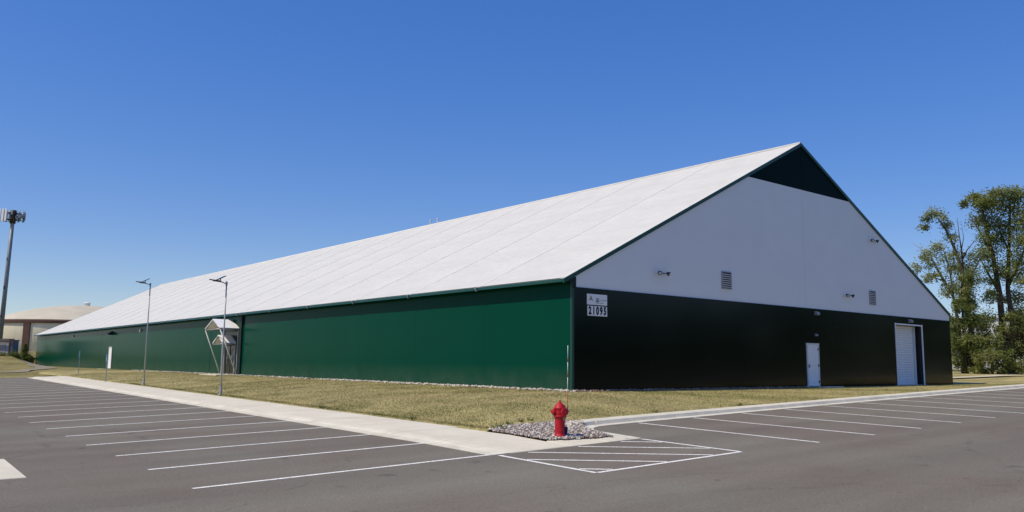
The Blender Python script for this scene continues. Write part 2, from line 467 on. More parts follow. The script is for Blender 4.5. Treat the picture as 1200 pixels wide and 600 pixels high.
ax_ = axis([-3.6, -17.6, -9.0], [(-62, -30, 4), (-30, 10, 1), (10, 66, 2)])
ay_ = axis([-6.7, -6.3, 50], [(-62, -30, 4), (-30, 50, 1)])
lot_o = sheet('parking_lot', ax_, ay_, lambda x, y: in_lot(x, y), lot, [M['asphalt']])

def drape_strip(name, path, width, zf, off, m, parent=None, kind=None, step=.5):
    pts = [Vector((p[0], p[1], 0)) for p in path]; d = []
    for a, b in zip(pts[:-1], pts[1:]):
        n = max(1, int((b - a).length / step))
        for k in range(n): d.append(a.lerp(b, k / n))
    d.append(pts[-1])
    v = []; f = []
    for i, p in enumerate(d):
        t = (d[min(i + 1, len(d) - 1)] - d[max(i - 1, 0)]).normalized()
        nrm = Vector((-t.y, t.x, 0))
        for s_ in (-.5, .5):
            q = p + nrm * width * s_; v.append((q.x, q.y, zf(q.x, q.y) + off))
    for i in range(len(d) - 1): f.append((2 * i, 2 * i + 1, 2 * i + 3, 2 * i + 2))
    o = raw_mesh(name, v, f, [m], parent=parent)
    if kind: o['kind'] = kind
    return o

LW = .10
for k in range(22):                                   # stalls beside the walk
    y = -9.33 + 2.6 * k
    drape_strip('parking_line', [(-17.62 + random.uniform(-.04, .04), y), (-11.27, y)], LW, lot, .004, M['paint'], lot_o)
for k in range(1, 22):
    x = -3.62 + 2.6 * (k - 1)
    drape_strip('parking_line', [(x, -12.78 + random.uniform(-.05, .05)), (x, -6.78)], LW, lot, .004, M['paint'], lot_o)
# hatched no-parking box at the corner
hx0, hx1, hy0, hy1 = -11.1, -6.5, -12.52, -9.52
drape_strip('hatch_border', [(hx0, hy1), (hx0, hy0), ], LW, lot, .004, M['paint'], lot_o)
drape_strip('hatch_border', [(hx0 + LW / 2 + .002, hy0), (hx1, hy0)], LW, lot, .004, M['paint'], lot_o)
drape_strip('hatch_border', [(hx1, hy0 + LW / 2 + .002), (hx1, hy1)], LW, lot, .004, M['paint'], lot_o)
for s_ in (-23.0, -21.4, -19.85, -18.3, -16.85):
    a = max(hx0 + .08, s_ - (hy1 - .03)); b = min(hx1 - .08, s_ - (hy0 + .08))
    if b > a: drape_strip('hatch_line', [(a, s_ - a), (b, s_ - b)], LW * .9, lot, .004, M['paint'], lot_o, step=.2)

# concrete patch at the left border of the picture: end of a traffic island
def flush(x, y): return .010 if y < -9.3 else .05
def slab(name, poly, off, parent=None, thick=.16, m='concrete', zf=lot, kind=None, bev=.012):
    b = MB()
    b.prism([(x, y, zf(x, y) + (off(x, y) if callable(off) else off)) for x, y in poly], (0, 0, -thick))
    o = b.build(name, M[m], parent, bevel=bev)
    if kind: o['kind'] = kind
    return o
slab('concrete_pad', [(-19.62, -3.35), (-19.68, -6.50), (-23.4, -6.36), (-23.4, -3.3)], .012, kind='structure')

# ------------------------------------------------------------------ walkway, gutter and kerb
walk = MB(); walk.b2((-9.9, -9.3, lot(-9, 0) - 1.2), (-9.4, 48.0, lot(-9, 0) - 1.0))
walk = empty('walkway'); tag(walk, kind='structure')
y = -9.42; first = True
while y < 48.4:
    ln = 2.38 if not first else 2.38
    y1 = min(y + ln, 48.6)
    a, b = y + .008, y1 - .008
    prof = [(-11.27, .010), (-10.98, .014), (-10.86, .045), (-10.70, .062)]
    g = MB(); vs = []; fs = []
    for yy in (a, b):
        fl = .06 if yy < -9.3 else 1.0
        for (x, o) in prof: vs.append((x, yy, lot(x, yy) + .008 + o * fl))
        for (x, o) in prof: vs.append((x, yy, lot(x, yy) - .12))
    n = len(prof)
    for i in range(n - 1):
        fs.append((i, i + 1, 2 * n + i + 1, 2 * n + i)); fs.append((n + i, 3 * n + i, 3 * n + i + 1, n + i + 1))
        fs.append((i, n + i, n + i + 1, i + 1)); fs.append((2 * n + i, 2 * n + i + 1, 3 * n + i + 1, 3 * n + i))
    fs.append((0, 2 * n, 3 * n, n)); fs.append((n - 1, 2 * n - 1, 4 * n - 1, 3 * n - 1))
    g.add(vs, fs); g.build('gutter_pan', M['kerb'], walk)
    x1 = WX if y > -7 else (-8.86 if y > -9 else -8.86)
    slab('paving_slab', [(-10.685, a), (x1, a), (x1, b), (-10.685, b)], (lambda x, yy, r=random.uniform(-.003, .003): .012 if yy < -9.3 else .066 + r), walk)
    y = y1; first = False
# flush apron between gravel bed and hatched box
slab('paving_slab', [(-8.845, -9.42), (-7.62, -9.42), (-7.62, -8.98), (-8.1, -8.84), (-8.845, -8.52)], flush, walk)
slab('paving_slab', [(-7.605, -9.42), (-6.40, -9.42), (-6.52, -9.12), (-6.95, -9.02), (-7.605, -8.975)], flush, walk)

kerb = empty('kerb'); tag(kerb, kind='structure')
path = []                                             # lot-side edge of the gutter pan
for i in range(23): path.append((62 - i * 2.9 if i < 23 else 0, -6.72))
path = [(62 - 3.05 * i, -6.72) for i in range(22)]    # ends at x=-2.05
path += [(-3.5, -6.72), (-4.95, -6.73)]
for k in range(1, 7):
    a = R(90 + 15 * k); path.append((-4.95 + 1.25 * math.cos(a), -7.98 + 1.25 * math.sin(a)))
path += [(-6.28, -8.6), (-6.40, -9.40)]
def kerb_piece(seg, hs):
    g = MB(); vs = []; fs = []; rows = len(seg)
    for i, (p, h) in enumerate(zip(seg, hs)):
        t = (Vector(seg[min(i + 1, rows - 1)]) - Vector(seg[max(i - 1, 0)])).normalized()
        n_ = Vector((t.y, -t.x))                       # away from the lot
        if n_.dot(Vector((0, 1))) < 0 and p[0] > -5: n_ = -n_
        wd = .55 + .45 * min(1, h / .13)
        prof = [(0, -.12), (0, .012), (.36 * wd, .008 + h * .04), (.41 * wd, h * .84), (.50 * wd, h), (.86 * wd, h + .004), (.90 * wd, -.12)]
        for (o, z) in prof:
            x, yy = p[0] + n_.x * o, p[1] + n_.y * o
            vs.append((x, yy, lot(p[0], p[1]) + z))
    m = 7
    for i in range(rows - 1):
        for k in range(m): fs.append((i * m + k, i * m + (k + 1) % m, (i + 1) * m + (k + 1) % m, (i + 1) * m + k))
    fs.append(tuple(range(m))); fs.append(tuple((rows - 1) * m + k for k in range(m))[::-1])
    g.add(vs, fs); return g.build('kerb_stone', M['kerb'], kerb)
hfun = lambda p: .135 if p[0] > -5.2 else max(.012, .135 - .123 * min(1, (-6.73 - p[1]) / 2.4))
i = 0
for i in range(23):
    a, b = Vector(path[i]), Vector(path[i + 1]); d = (b - a).normalized() * .008
    kerb_piece([tuple(a + d), tuple(b - d)], [hfun(a), hfun(b)])
seg = path[23:27]; kerb_piece(seg, [hfun(p) for p in seg])
seg = [tuple(Vector(path[26]) + (Vector(path[27]) - Vector(path[26])) * .03)] + path[27:30]; kerb_piece(seg, [hfun(p) for p in seg])
seg = [tuple(Vector(path[29]) + (Vector(path[30]) - Vector(path[29])) * .03)] + path[30:]; kerb_piece(seg, [hfun(p) for p in seg])

# tracks on the grass
drape_strip('gravel_track', [(-48, 57), (-30, 61), (-18, 62.5), (-10, 64), (-6.0, 72), (-4.2, 84), (-2.6, 100), (-1.6, 119)], 1.9, terr, .05, M['track'], kind='structure', step=.6)
drape_strip('gravel_path', [(37, 12), (39.5, 3), (45.5, -3.2), (56, -6), (66, -7)][1:] and [(36.5, 6.3), (40, 3.5), (46, -1.2), (54, -7.0 + 2.2), (64, -5.2)], 1.1, terr, .09, M['pale_track'], kind='structure', step=.4)

# ------------------------------------------------------------------ gravel
ICO = None
def ico():
    global ICO
    if ICO is None:
        bm = bmesh.new(); bmesh.ops.create_icosphere(bm, subdivisions=1, radius=1)
        v = np.array([x.co[:] for x in bm.verts]); bm.verts.index_update()
        f = np.array([[q.index for q in p.verts] for p in bm.faces]); bm.free(); ICO = (v, f)
    return ICO
def stones(name, pts, smin, smax, probs, kind='stuff', parent=None):
    v0, f0 = ico(); V = []; F = []; MI = []
    for n, p in enumerate(pts):
        s_ = RNG.uniform(smin, smax) * np.array([1, RNG.uniform(.6, 1), RNG.uniform(.45, .8)])
        a = RNG.uniform(0, 6.28); ca, sa = math.cos(a), math.sin(a)
        v = v0 * s_ * (1 + RNG.normal(0, .10, (len(v0), 1)))
        v = v @ np.array([[ca, sa, 0], [-sa, ca, 0], [0, 0, 1]]) + np.array(p)
        V.append(v); F.append(f0 + n * len(v0)); MI += [RNG.choice(4, p=probs)] * len(f0)
    o = raw_mesh(name, np.concatenate(V), np.concatenate(F), [M['st_a'], M['st_b'], M['st_c'], M['st_d']], MI, parent)
    o['kind'] = kind
    return o
GP = [(-8.84, -6.55), (-8.72, -6.15), (-8.1, -5.75), (-7.3, -5.45), (-6.5, -5.4), (-5.6, -5.75), (-5.3, -6.15), (-5.75, -6.6), (-6.35, -7.3), (-6.75, -8.0), (-6.95, -8.7), (-7.05, -9.0), (-7.6, -8.95), (-8.1, -8.82), (-8.84, -8.5)]
def inpoly(x, y, P):
    c = False; j = len(P) - 1
    for i in range(len(P)):
        if (P[i][1] > y) != (P[j][1] > y) and x < (P[j][0] - P[i][0]) * (y - P[i][1]) / (P[j][1] - P[i][1]) + P[i][0]: c = not c
        j = i
    return c
def gz(x, y):
    e = min(1.0, max(0, (y + 9.2) / 2.2))
    return lot(x, y) + .064 + .036 * e
bed = MB(); cxy = (-7.4, -7.3); vs = [(cxy[0], cxy[1], gz(*cxy))]
vs += [(x, y, gz(x, y) - .01) for x, y in GP]
bed.add(vs, [(0, 1 + k, 1 + (k + 1) % len(GP)) for k in range(len(GP))])
tag(bed.build('gravel_base', M['gravel_bed']), kind='structure')
pts = []
while len(pts) < 4200:
    x, y = RNG.uniform(-8.95, -5.1), RNG.uniform(-9.1, -5.2)
    if inpoly(-7.4 + (x + 7.4) * .965, -7.3 + (y + 7.3) * .965, GP): pts.append((x, y, gz(x, y) + RNG.uniform(.0, .03)))
stones('gravel', pts, .020, .046, [.36, .24, .25, .15])
pts = []
for _ in range(2600):
    y = RNG.uniform(-.5, 62) if RNG.random() < .8 else RNG.uniform(0, 20)
    x = RNG.uniform(-.42, -.02); pts.append((x, y, terr(x, y) + RNG.uniform(.0, .05)))
stones('gravel', pts, .035, .075, [.62, .24, .12, .02])
pts = []
for _ in range(900):
    x = RNG.uniform(-.4, 16.4) if RNG.random() < .7 else RNG.uniform(-.4, 5); y = RNG.uniform(-.42, -.02)
    pts.append((x, y, terr(x, y) + RNG.uniform(.0, .05)))
stones('gravel', pts, .03, .06, [.04, .40, .22, .34])  # darker, browner mix: gable shade worked into the stone colours against its blue

# ------------------------------------------------------------------ grass blades
def blades(name, boxes, hmin, hmax, probs):
    V = []; F = []; MI = []; n0 = 0
    for (x0, x1, y0, y1, n) in boxes:
        x = RNG.uniform(x0, x1, n); y = RNG.uniform(y0, y1, n)
        # tufted: denser where a cheap sine field is high
        k = np.sin(x * 2.1 + 1.3 * np.sin(y * .9)) + np.sin(y * 2.6 + 1.7 * np.sin(x * 1.1)) + RNG.normal(0, 1.0, n)
        sel = k > -1.6; x = x[sel]; y = y[sel]
        ok = np.array([in_lawn(a, b, .02) and not inpoly(a, b, GP) and not (a > -.45 and a < BW and b > -.45) for a, b in zip(x, y)])
        x = x[ok]; y = y[ok]; m = len(x)
        z = np.array([terr(a, b) for a, b in zip(x, y)])
        a = RNG.uniform(0, 6.28, m); w = RNG.uniform(.006, .014, m); h = RNG.uniform(hmin, hmax, m)
        ln = RNG.normal(0, .55, (m, 2)) * h[:, None]
        p0 = np.stack([x - np.cos(a) * w, y - np.sin(a) * w, z - .01], 1)
        p1 = np.stack([x + np.cos(a) * w, y + np.sin(a) * w, z - .01], 1)
        p2 = np.stack([x + ln[:, 0], y + ln[:, 1], z + h], 1)
        V.append(np.stack([p0, p1, p2], 1).reshape(-1, 3))
        F.append((np.arange(m * 3) + n0).reshape(-1, 3)); n0 += m * 3
        fld = .8 * np.sin(x * .55 + 2 * np.sin(y * .21)) + .8 * np.sin((x * .629 + y * .777) * 1.9) + RNG.normal(0, 1.0, m)
        mi = np.where(fld > 1.1, 2, np.where(fld > -.1, 1, 0)); MI.append(mi)
    o = raw_mesh(name, np.concatenate(V), np.concatenate(F), [M['blade_a'], M['blade_b'], M['blade_c']], np.concatenate(MI))
    tag(o, kind='stuff'); return o
blades('grass', [(WX, 0, CY, 6, 60000), (WX, 0, 6, 22, 50000), (WX, -.4, 22, 50, 36000), (-2, 12, CY, -.4, 42000), (12, 33, CY, -.4, 30000), (WX, WX + .25, -5.8, 30, 9000)], .018, .045, None)

wpts = [(-8.5, -6.0), (-8.25, -5.85), (-7.7, -5.62), (-8.45, -6.35), (-5.6, -5.55), (-6.7, -5.4), (-7.1, -5.45), (-1.5, -5.6), (3.1, -5.6), (-8.6, -2.0), (-8.62, 4.2)]
V = []; F = []; n0 = 0
for (wx, wy) in wpts:
    z0 = terr(wx, wy)
    for _ in range(26):
        a = RNG.uniform(0, 6.28); h = RNG.uniform(.06, .17); r_ = RNG.uniform(0, .09); ln = RNG.uniform(.3, .9) * h
        x = wx + r_ * math.cos(a); y_ = wy + r_ * math.sin(a); b_ = RNG.uniform(0, 6.28); w = .012
        V += [(x - w * math.cos(b_), y_ - w * math.sin(b_), z0 - .02), (x + w * math.cos(b_), y_ + w * math.sin(b_), z0 - .02), (x + ln * math.cos(a), y_ + ln * math.sin(a), z0 + h)]
        F.append((n0, n0 + 1, n0 + 2)); n0 += 3
o = raw_mesh('weeds', V, F, [M['blade_c']]); tag(o, kind='stuff')

# ------------------------------------------------------------------ the building
H1, HC, HR = 4.09, 4.617, 13.037
OV = .44
SL = (HR - HC) / (BW / 2)
NB = 20; BAY = BL / NB
bld = empty('fabric_roof_hall')
tag(bld, 'long green walled hall with a white fabric gable roof', 'building')

# long wall toward the left, in three runs with dark joints
cuts = [.0] + [k * BAY for k in range(1, 8)] + [41.32, 41.37] + [k * BAY for k in range(8, 14)] + [76.42, 76.48] + [k * BAY for k in range(14, 20)] + [BL]
for (a, b) in [(p_ + (.003 if p_ > 0 else 0), q_ - .003) for p_, q_ in zip(cuts[:-1], cuts[1:]) if q_ - p_ > .2]:
    m = MB(); m.cur = 0; m.b2((0, a, -.25), (.22, b, HC - .10)); w_ = m.build('wall_panel', [M['green'], M['shaded_green']], bld)
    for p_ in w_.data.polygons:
        if p_.normal.y < -.9 and a == 0: p_.material_index = 1  # gable-side face takes the green with shade in its colour
for yj in (41.345, 76.45):
    m = MB(); m.b2((.03, yj - .05, -.2), (.2, yj + .05, HC - .12)); m.build('wall_strip', M['dark'], bld)
m = MB(); m.b2((-.014, -.014, -.2), (.10, -.002, H1 - .04)); m.b2((-.014, -.0015, -.2), (-.002, .10, HC - .26)); m.build('corner_trim', M['trim'], bld)
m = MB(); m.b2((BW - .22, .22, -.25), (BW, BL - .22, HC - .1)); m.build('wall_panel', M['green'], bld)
m = MB(); m.b2((.22, BL - .22, -.25), (BW - .0, BL, H1)); m.build('wall_panel', M['shaded_green'], bld)
m = MB(); m.prism([(0.0, BL - .05, H1), (BW, BL - .05, H1), (BW, BL - .05, HC), (BW / 2, BL - .05, HR - .1), (0, BL - .05, HC)], (0, -.1, 0)); m.build('gable_panel', M['gable_white'], bld)
m = MB(); m.b2((-.02, -.012, -.25), (.12, -.0, .0))
# gable wall, y = 0 facing the kerb; opening for the roller door
DX0, DX1, DZ = 26.45, 29.85, 3.62
def gbox(x0, x1, z0, z1, name='wall_panel', mt='shaded_green', y0=0.0, y1=.22):
    q = MB(); q.b2((x0, y0, z0), (x1, y1, z1)); return q.build(name, M[mt], bld)
gbox(.222, 16.66, -.25, H1); gbox(16.668, DX0, -.25, H1); gbox(DX0 + .003, DX1 - .003, DZ, H1); gbox(DX1, BW, -.25, H1)
# white membrane above, two halves meeting under the ridge; green peak
ZT = 10.46
xl = (ZT - HC) / SL; xr = BW - xl; xm = BW / 2
def gable(poly, mt, y0=.03, th=.12, name='gable_panel'):
    q = MB(); q.prism([(x, y0, z) for x, z in poly], (0, th, 0)); return q.build(name, M[mt], bld)
o_ = .035
gable([(0.0, H1 + .012), (xm - .008, H1 + .012), (xm - .008, ZT), (xl, ZT), (0.0, HC)], 'gable_white')
gable([(xm + .008, H1 + .012), (BW, H1 + .012), (BW, HC), (xr, ZT), (xm + .008, ZT)], 'gable_white')
gable([(xl + .02, ZT + .012), (xm - .012, ZT + .012), (xm - .012, HR - .03)], 'peak_green')
gable([(xm + .012, ZT + .012), (xr - .02, ZT + .012), (xm + .012, HR - .03)], 'peak_green')
m = MB(); m.b2((xm - .02, .06, H1), (xm + .02, .1, HR - .1)); m.build('gable_joint', M['galv'], bld)
m = MB(); m.b2((0, -.012, H1 - .03), (BW, .028, H1 + .012)); m.build('belt_trim', M['shaded_green'], bld)

# roof: fabric bays pulled between the trusses
def slope_pt(t, side):            # t 0 eave .. 1 ridge
    xe = -OV if side == 0 else BW + .10
    x = xe + (xm - xe) * t
    z = HC + (x if side == 0 else BW - x) * SL
    return x, z
def roof_bay(side):
    q = MB(); ny, nt_ = 8, 10; vs = []; fs = []
    ns = Vector((-SL, 0, 1)).normalized() if side == 0 else Vector((SL, 0, 1)).normalized()
    for i in range(ny + 1):
        v = i / ny
        for k in range(nt_ + 1):
            t = k / nt_; x, z = slope_pt(t, side)
            sag = .085 * (1 - (2 * v - 1) ** 2) * (min(1, 6 * t) * min(1, 6 * (1 - t)))
            vs.append((x - ns.x * sag, v * BAY, z - ns.z * sag))
    for i in range(ny):
        for k in range(nt_): fs.append((i * (nt_ + 1) + k, i * (nt_ + 1) + k + 1, (i + 1) * (nt_ + 1) + k + 1, (i + 1) * (nt_ + 1) + k))
    q.add(vs, fs, True); return q
proto = {}
for b in range(NB):
    for side in (0, 1):
        if side not in proto: proto[side] = roof_bay(side).build('roof_panel', M['roof'], bld); o = proto[side]
        else: o = proto[side].copy(); COL.objects.link(o)
        o.location = (0, b * BAY, 0)
sp = {}
for b in range(NB + 1):
    for side in (0, 1):
        if side not in sp:
            q = MB(); a = Vector((*[slope_pt(0.0, side)[0]], 0, slope_pt(0.0, side)[1])); e = Vector((slope_pt(1.0, side)[0], 0, slope_pt(1.0, side)[1]))
            d = (e - a); n_ = Vector((-SL, 0, 1)).normalized() if side == 0 else Vector((SL, 0, 1)).normalized()
            def ribbon(w_, up, th): q.prism([a + n_ * up + Vector((0, -w_, 0)), e + n_ * up + Vector((0, -w_, 0)), e + n_ * up + Vector((0, w_, 0)), a + n_ * up + Vector((0, w_, 0))], -n_ * th)
            ribbon(.11, .010, .03)
            q.cur = 1; ribbon(.022, .015, .01)
            o = sp[side] = q.build('seam_strip', [M['keder'], M['seam_web']], bld)
        else: o = sp[side].copy(); COL.objects.link(o)
        o.location = (0, min(max(b * BAY, .14), BL - .1), 0)
q = MB(); q.tube([(xm, .0, HR + .0), (xm, BL, HR + .0)], .09, 8); q.build('ridge_cap', M['keder'], bld)
# eave: green fascia under the fabric edge, dark soffit with runners, a hook at each truss
xe, ze = slope_pt(0, 0)
for b in range(NB):
    y0, y1 = b * BAY + .04, (b + 1) * BAY - .04
    q = MB(); q.prism([(xe - .015, y0, ze + .01), (xe - .045, y0, ze - .12), (xe - .005, y0, ze - .135), (xe + .03, y0, ze - .02)], (0, y1 - y0, 0))
    q.build('eave_trim', M['trim'], bld)
    q = MB()
    q.tube([(xe + .02, y0, ze - .03), (xe + .02, y1, ze - .03)], .035, 6); q.build('eave_tube', M['keder'], bld)
q = MB(); q.b2((-OV + .05, .05, HC - .21), (.03, BL, HC - .17)); q.build('soffit', M['black_green'], bld)
for xx in (-.30, -.16):
    q = MB(); q.b2((xx - .015, .02, HC - .245), (xx + .015, BL, HC - .212)); q.build('soffit_runner', M['galv'], bld)
hk = None
for b in range(1, NB):
    if hk is None:
        q = MB(); q.box((xe - .06, 0, ze - .02), (.16, .10, .05), Euler((0, -.45, 0)).to_matrix()); q.box((xe - .04, 0, ze - .09), (.06, .06, .14))
        hk = q.build('truss_hook', M['galv'], bld); o = hk
    else: o = hk.copy(); COL.objects.link(o)
    o.location = (0, b * BAY, 0)
# rake trim on the near gable
for side in (0, 1):
    a = slope_pt(-.002, side); e = slope_pt(1, side); q = MB()
    q.prism([(a[0], -.035, a[1] + .015), (e[0], -.035, e[1] + .015), (e[0], -.035, e[1] - .16), (a[0], -.035, a[1] - .16)], (0, .062, 0)); q.build('rake_trim', M['trim'], bld)
    q = MB(); q.prism([(a[0], BL + .0, a[1] + .015), (e[0], BL + .0, e[1] + .015), (e[0], BL, e[1] - .12), (a[0], BL, a[1] - .12)], (0, .05, 0)); q.build('rake_trim', M['trim'], bld)
q = MB(); q.prism([(-OV, -.01, HC - OV * SL - .02), (.0, -.01, HC - .02), (.0, -.01, HC - .30), (-OV + .05, -.01, HC - OV * SL - .10)], (0, .045, 0)); q.build('eave_end_plate', M['black_green'], bld)
# ridge pipes
for yy in (35.2, 36.3):
    q = MB(); q.tube([(xm, yy, HR), (xm, yy, HR + .38)], .05, 8); q.lathe([(0, .0), (.11, 0), (.11, .08), (0, .1)], 10, (xm, yy, HR + .37)); q.build('vent_pipe', M['white_metal'], bld)

# doors
def surf_door(name, x0, x1, z1, axis_='y', mtl='white', base=0.0):
    pass
fr = MB()   # personnel door in gable wall
fr.b2((16.74, -.06, .0), (16.82, .02, 2.26)); fr.b2((17.82, -.06, .0), (17.90, .02, 2.26)); fr.b2((16.72, -.065, 2.18), (17.92, .02, 2.26))
d = MB(); d.b2((16.822, -.03, .03), (17.818, .02, 2.178)); door = d.build('door', M['white'], bld)
fr.build('frame', M['white_metal'], door)
for z in (.25, 1.1, 1.95):
    q = MB(); q.b2((17.80, -.075, z - .06), (17.838, -.032, z + .06)); q.build('hinge', M['dark'], door)
q = MB(); q.b2((16.88, -.045, .96), (16.94, -.031, 1.16)); q.tube([(16.91, -.045, 1.06), (16.91, -.09, 1.06), (17.03, -.09, 1.06)], .014, 6); q.build('handle', M['dark'], door)
q = MB(); q.prism([(16.6, -1.15, terr(17, -1.15) + .07), (18.3, -1.15, terr(17, -1.15) + .07), (18.3, -.02, .0), (16.6, -.02, .0)], (0, 0, -.25)); o = q.build('door_step', M['concrete']); tag(o, kind='structure')
# roller door, set back in a dark reveal with white edging
rd_slats = []
rdo = MB(); rdo.b2((DX0 + .02, .44, -.05), (DX1 - .02, .48, DZ)); roll = rdo.build('roller_door', M['white_metal'], bld)
slm = None; nsl = 24; sh = (DZ - .02) / nsl
for k in range(nsl):
    if slm is None:
        q = MB(); q.prism([(DX0 + .05, .435, 0.008), (DX0 + .05, .405, sh * .3), (DX0 + .05, .405, sh * .75), (DX0 + .05, .435, sh - .006)], (DX1 - DX0 - .42, 0, 0))
        slm = q.build('slat', M['white'], roll); o = slm
    else: o = slm.copy(); COL.objects.link(o)
    o.location = (0, 0, k * sh)
q = MB(); q.b2((DX1 - .36, .30, 0), (DX1 - .28, .42, DZ)); q.build('guide_rail', M['white_metal'], roll)
for lo_, hi_ in (((DX1 - .05, .02, -.05), (DX1 + .0, .50, DZ)), ((DX0, .02, -.05), (DX0 + .03, .50, DZ)), ((DX1 - .28, .425, 0), (DX1 - .052, .435, DZ))):
    q = MB(); q.b2(lo_, hi_); q.build('reveal', M['dark'], roll)
q = MB(); q.b2((DX0 - .05, -.035, 0), (DX0 + .03, .019, DZ + .08)); q.b2((DX1 - .03, -.035, 0), (DX1 + .05, .019, DZ + .08)); q.b2((DX0 + .031, -.033, DZ - .02), (DX1 - .031, .019, DZ + .06)); q.build('frame', M['white'], roll)
q = MB(); q.b2((DX0 - .3, -.9, -.16), (DX1 + .3, .5, -.005)); tag(q.build('door_apron', M['concrete']), kind='structure')

# white door in the long wall near its far end
d = MB(); d.b2((-.03, 71.6, .04), (.02, 72.75, 2.26)); door = d.build('door', M['white'], bld)
q = MB(); q.b2((-.06, 71.52, 0), (.02, 71.598, 2.34)); q.b2((-.06, 72.752, 0), (.02, 72.83, 2.34)); q.b2((-.058, 71.6, 2.262), (.02, 72.75, 2.34)); q.build('frame', M['white_metal'], door)
q = MB(); q.tube([(-.03, 72.6, 1.05), (-.09, 72.6, 1.05), (-.09, 72.45, 1.05)], .015, 6); q.build('handle', M['dark'], door)
q = MB(); q.b2((-1.0, 71.3, -.2), (-.42, 73.2, .0)); tag(q.build('door_step', M['concrete']), kind='structure')
# dark double doors under the canopies
for y0 in (36.12, 37.02):
    d = MB(); d.b2((-.025, y0 + .06, .12), (.02, y0 + .80, 2.08)); door = d.build('glass_door', M['door_glass'], bld)
    q = MB(); q.b2((-.05, y0, 0), (.02, y0 + .058, 2.16)); q.b2((-.05, y0 + .802, 0), (.02, y0 + .86, 2.16)); q.b2((-.048, y0 + .06, 2.082), (.02, y0 + .8, 2.16)); q.b2((-.048, y0 + .06, .0), (.02, y0 + .8, .118)); q.build('frame', M['bronze'], door)
    q = MB(); q.tube([(-.05, y0 + .42, .7), (-.1, y0 + .42, .75), (-.1, y0 + .42, 1.35), (-.05, y0 + .42, 1.4)], .016, 6); q.build('handle', M['galv'], door)
q = MB(); q.b2((-.02, 35.62, 2.30), (.012, 38.5, 3.2)); q.build('wall_panel', M['shaded_green'], bld)
q = MB(); q.b2((-.13, 34.75, .0), (-.01, 35.20, 4.25)); q.build('wall_strip', M['black_green'], bld)  # dark upright strip beside the canopies, not a panel joint

# gable fittings
def louver(x0, z0, w=.66, h=.76):
    q = MB(); q.b2((x0, .0, z0), (x0 + w, .024, z0 + h)); lv = q.build('vent_louver', M['dark'], bld)
    q = MB(); t = .04
    q.b2((x0 - t, -.03, z0 - t), (x0, .026, z0 + h + t)); q.b2((x0 + w, -.03, z0 - t), (x0 + w + t, .026, z0 + h + t))
    q.b2((x0, -.028, z0 + h), (x0 + w, .026, z0 + h + t)); q.b2((x0, -.028, z0 - t), (x0 + w, .026, z0)); q.build('frame', M['galv'], lv)
    for k in range(7):
        q = MB(); z = z0 + .06 + k * (h - .05) / 7; q.box((x0 + w / 2, -.012, z), (w, .045, .028), Euler((.6, 0, 0)).to_matrix()); q.build('slat', M['white_metal'], lv)
louver(9.76, 4.70); louver(23.62, 4.68, .6, .74)
def twin_flood(x, z):
    q = MB(); q.b2((x - .08, -.05, z - .055), (x + .08, .026, z + .055)); b = q.build('flood_light', M['galv'], bld)
    for s_ in (-1, 1):
        q = MB(); a = Vector((x + s_ * .09, -.04, z)); e = Vector((x + s_ * .22, -.12, z - .02)); q.tube([a, e], .02, 6)
        rot = Vector((s_ * .35, -.8, -.45)).to_track_quat('Z', 'Y').to_matrix()
        q.lathe([(.0, -.08), (.05, -.07), (.10, .05), (.095, .08), (.0, .07)], 14, e + Vector((s_ * .07, -.05, 0)), rot)
        h = q.build('lamp_head', M['bronze'], b)
        q = MB(); q.lathe([(.0, .0), (.082, .0), (.0, .012)], 14, e + Vector((s_ * .07, -.05, 0)) + rot @ Vector((0, 0, .082)), rot); q.build('lens', M['glassy'], h)
twin_flood(5.36, 5.07); twin_flood(21.1, 5.03); twin_flood(24.15, 8.45)
def wall_lamp(x, z, s=1.0):
    q = MB(); q.prism([(x - .15 * s, 0.0, z + .12 * s), (x + .15 * s, 0.0, z + .12 * s), (x + .15 * s, 0.0, z - .10 * s), (x - .15 * s, 0, z - .10 * s)], (0, -.05, 0))
    q.prism([(x - .15 * s, -.05, z + .12 * s), (x - .15 * s, -.2 * s, z + .03 * s), (x - .15 * s, -.2 * s, z - .06 * s), (x - .15 * s, -.05, z - .08 * s)], (.3 * s, 0, 0)); l = q.build('wall_lamp', M['galv'], bld)
    q = MB(); q.b2((x - .12 * s, -.18 * s, z - .1 * s), (x + .12 * s, -.06, z - .082 * s)); q.build('lens', M['glassy'], l)
wall_lamp(17.78, 3.86, .9); wall_lamp(17.70, 2.70, .55); wall_lamp(28.3, 3.87, .9)
for yy in (91.2, 61.2):
    q = MB(); q.b2((-.12, yy - .12, 3.72), (-.002, yy + .12, 3.98)); q.build('wall_lamp', M['white_metal'], bld)
q = MB(); q.b2((-.45, 71.75, 3.60), (-.002, 72.25, 3.78)); q.prism([(-.45, 71.7, 3.8), (-.0, 71.7, 4.0), (0, 71.7, 3.78), (-.45, 71.7, 3.74)], (0, .6, 0)); q.build('wall_lamp', M['dark'], bld)

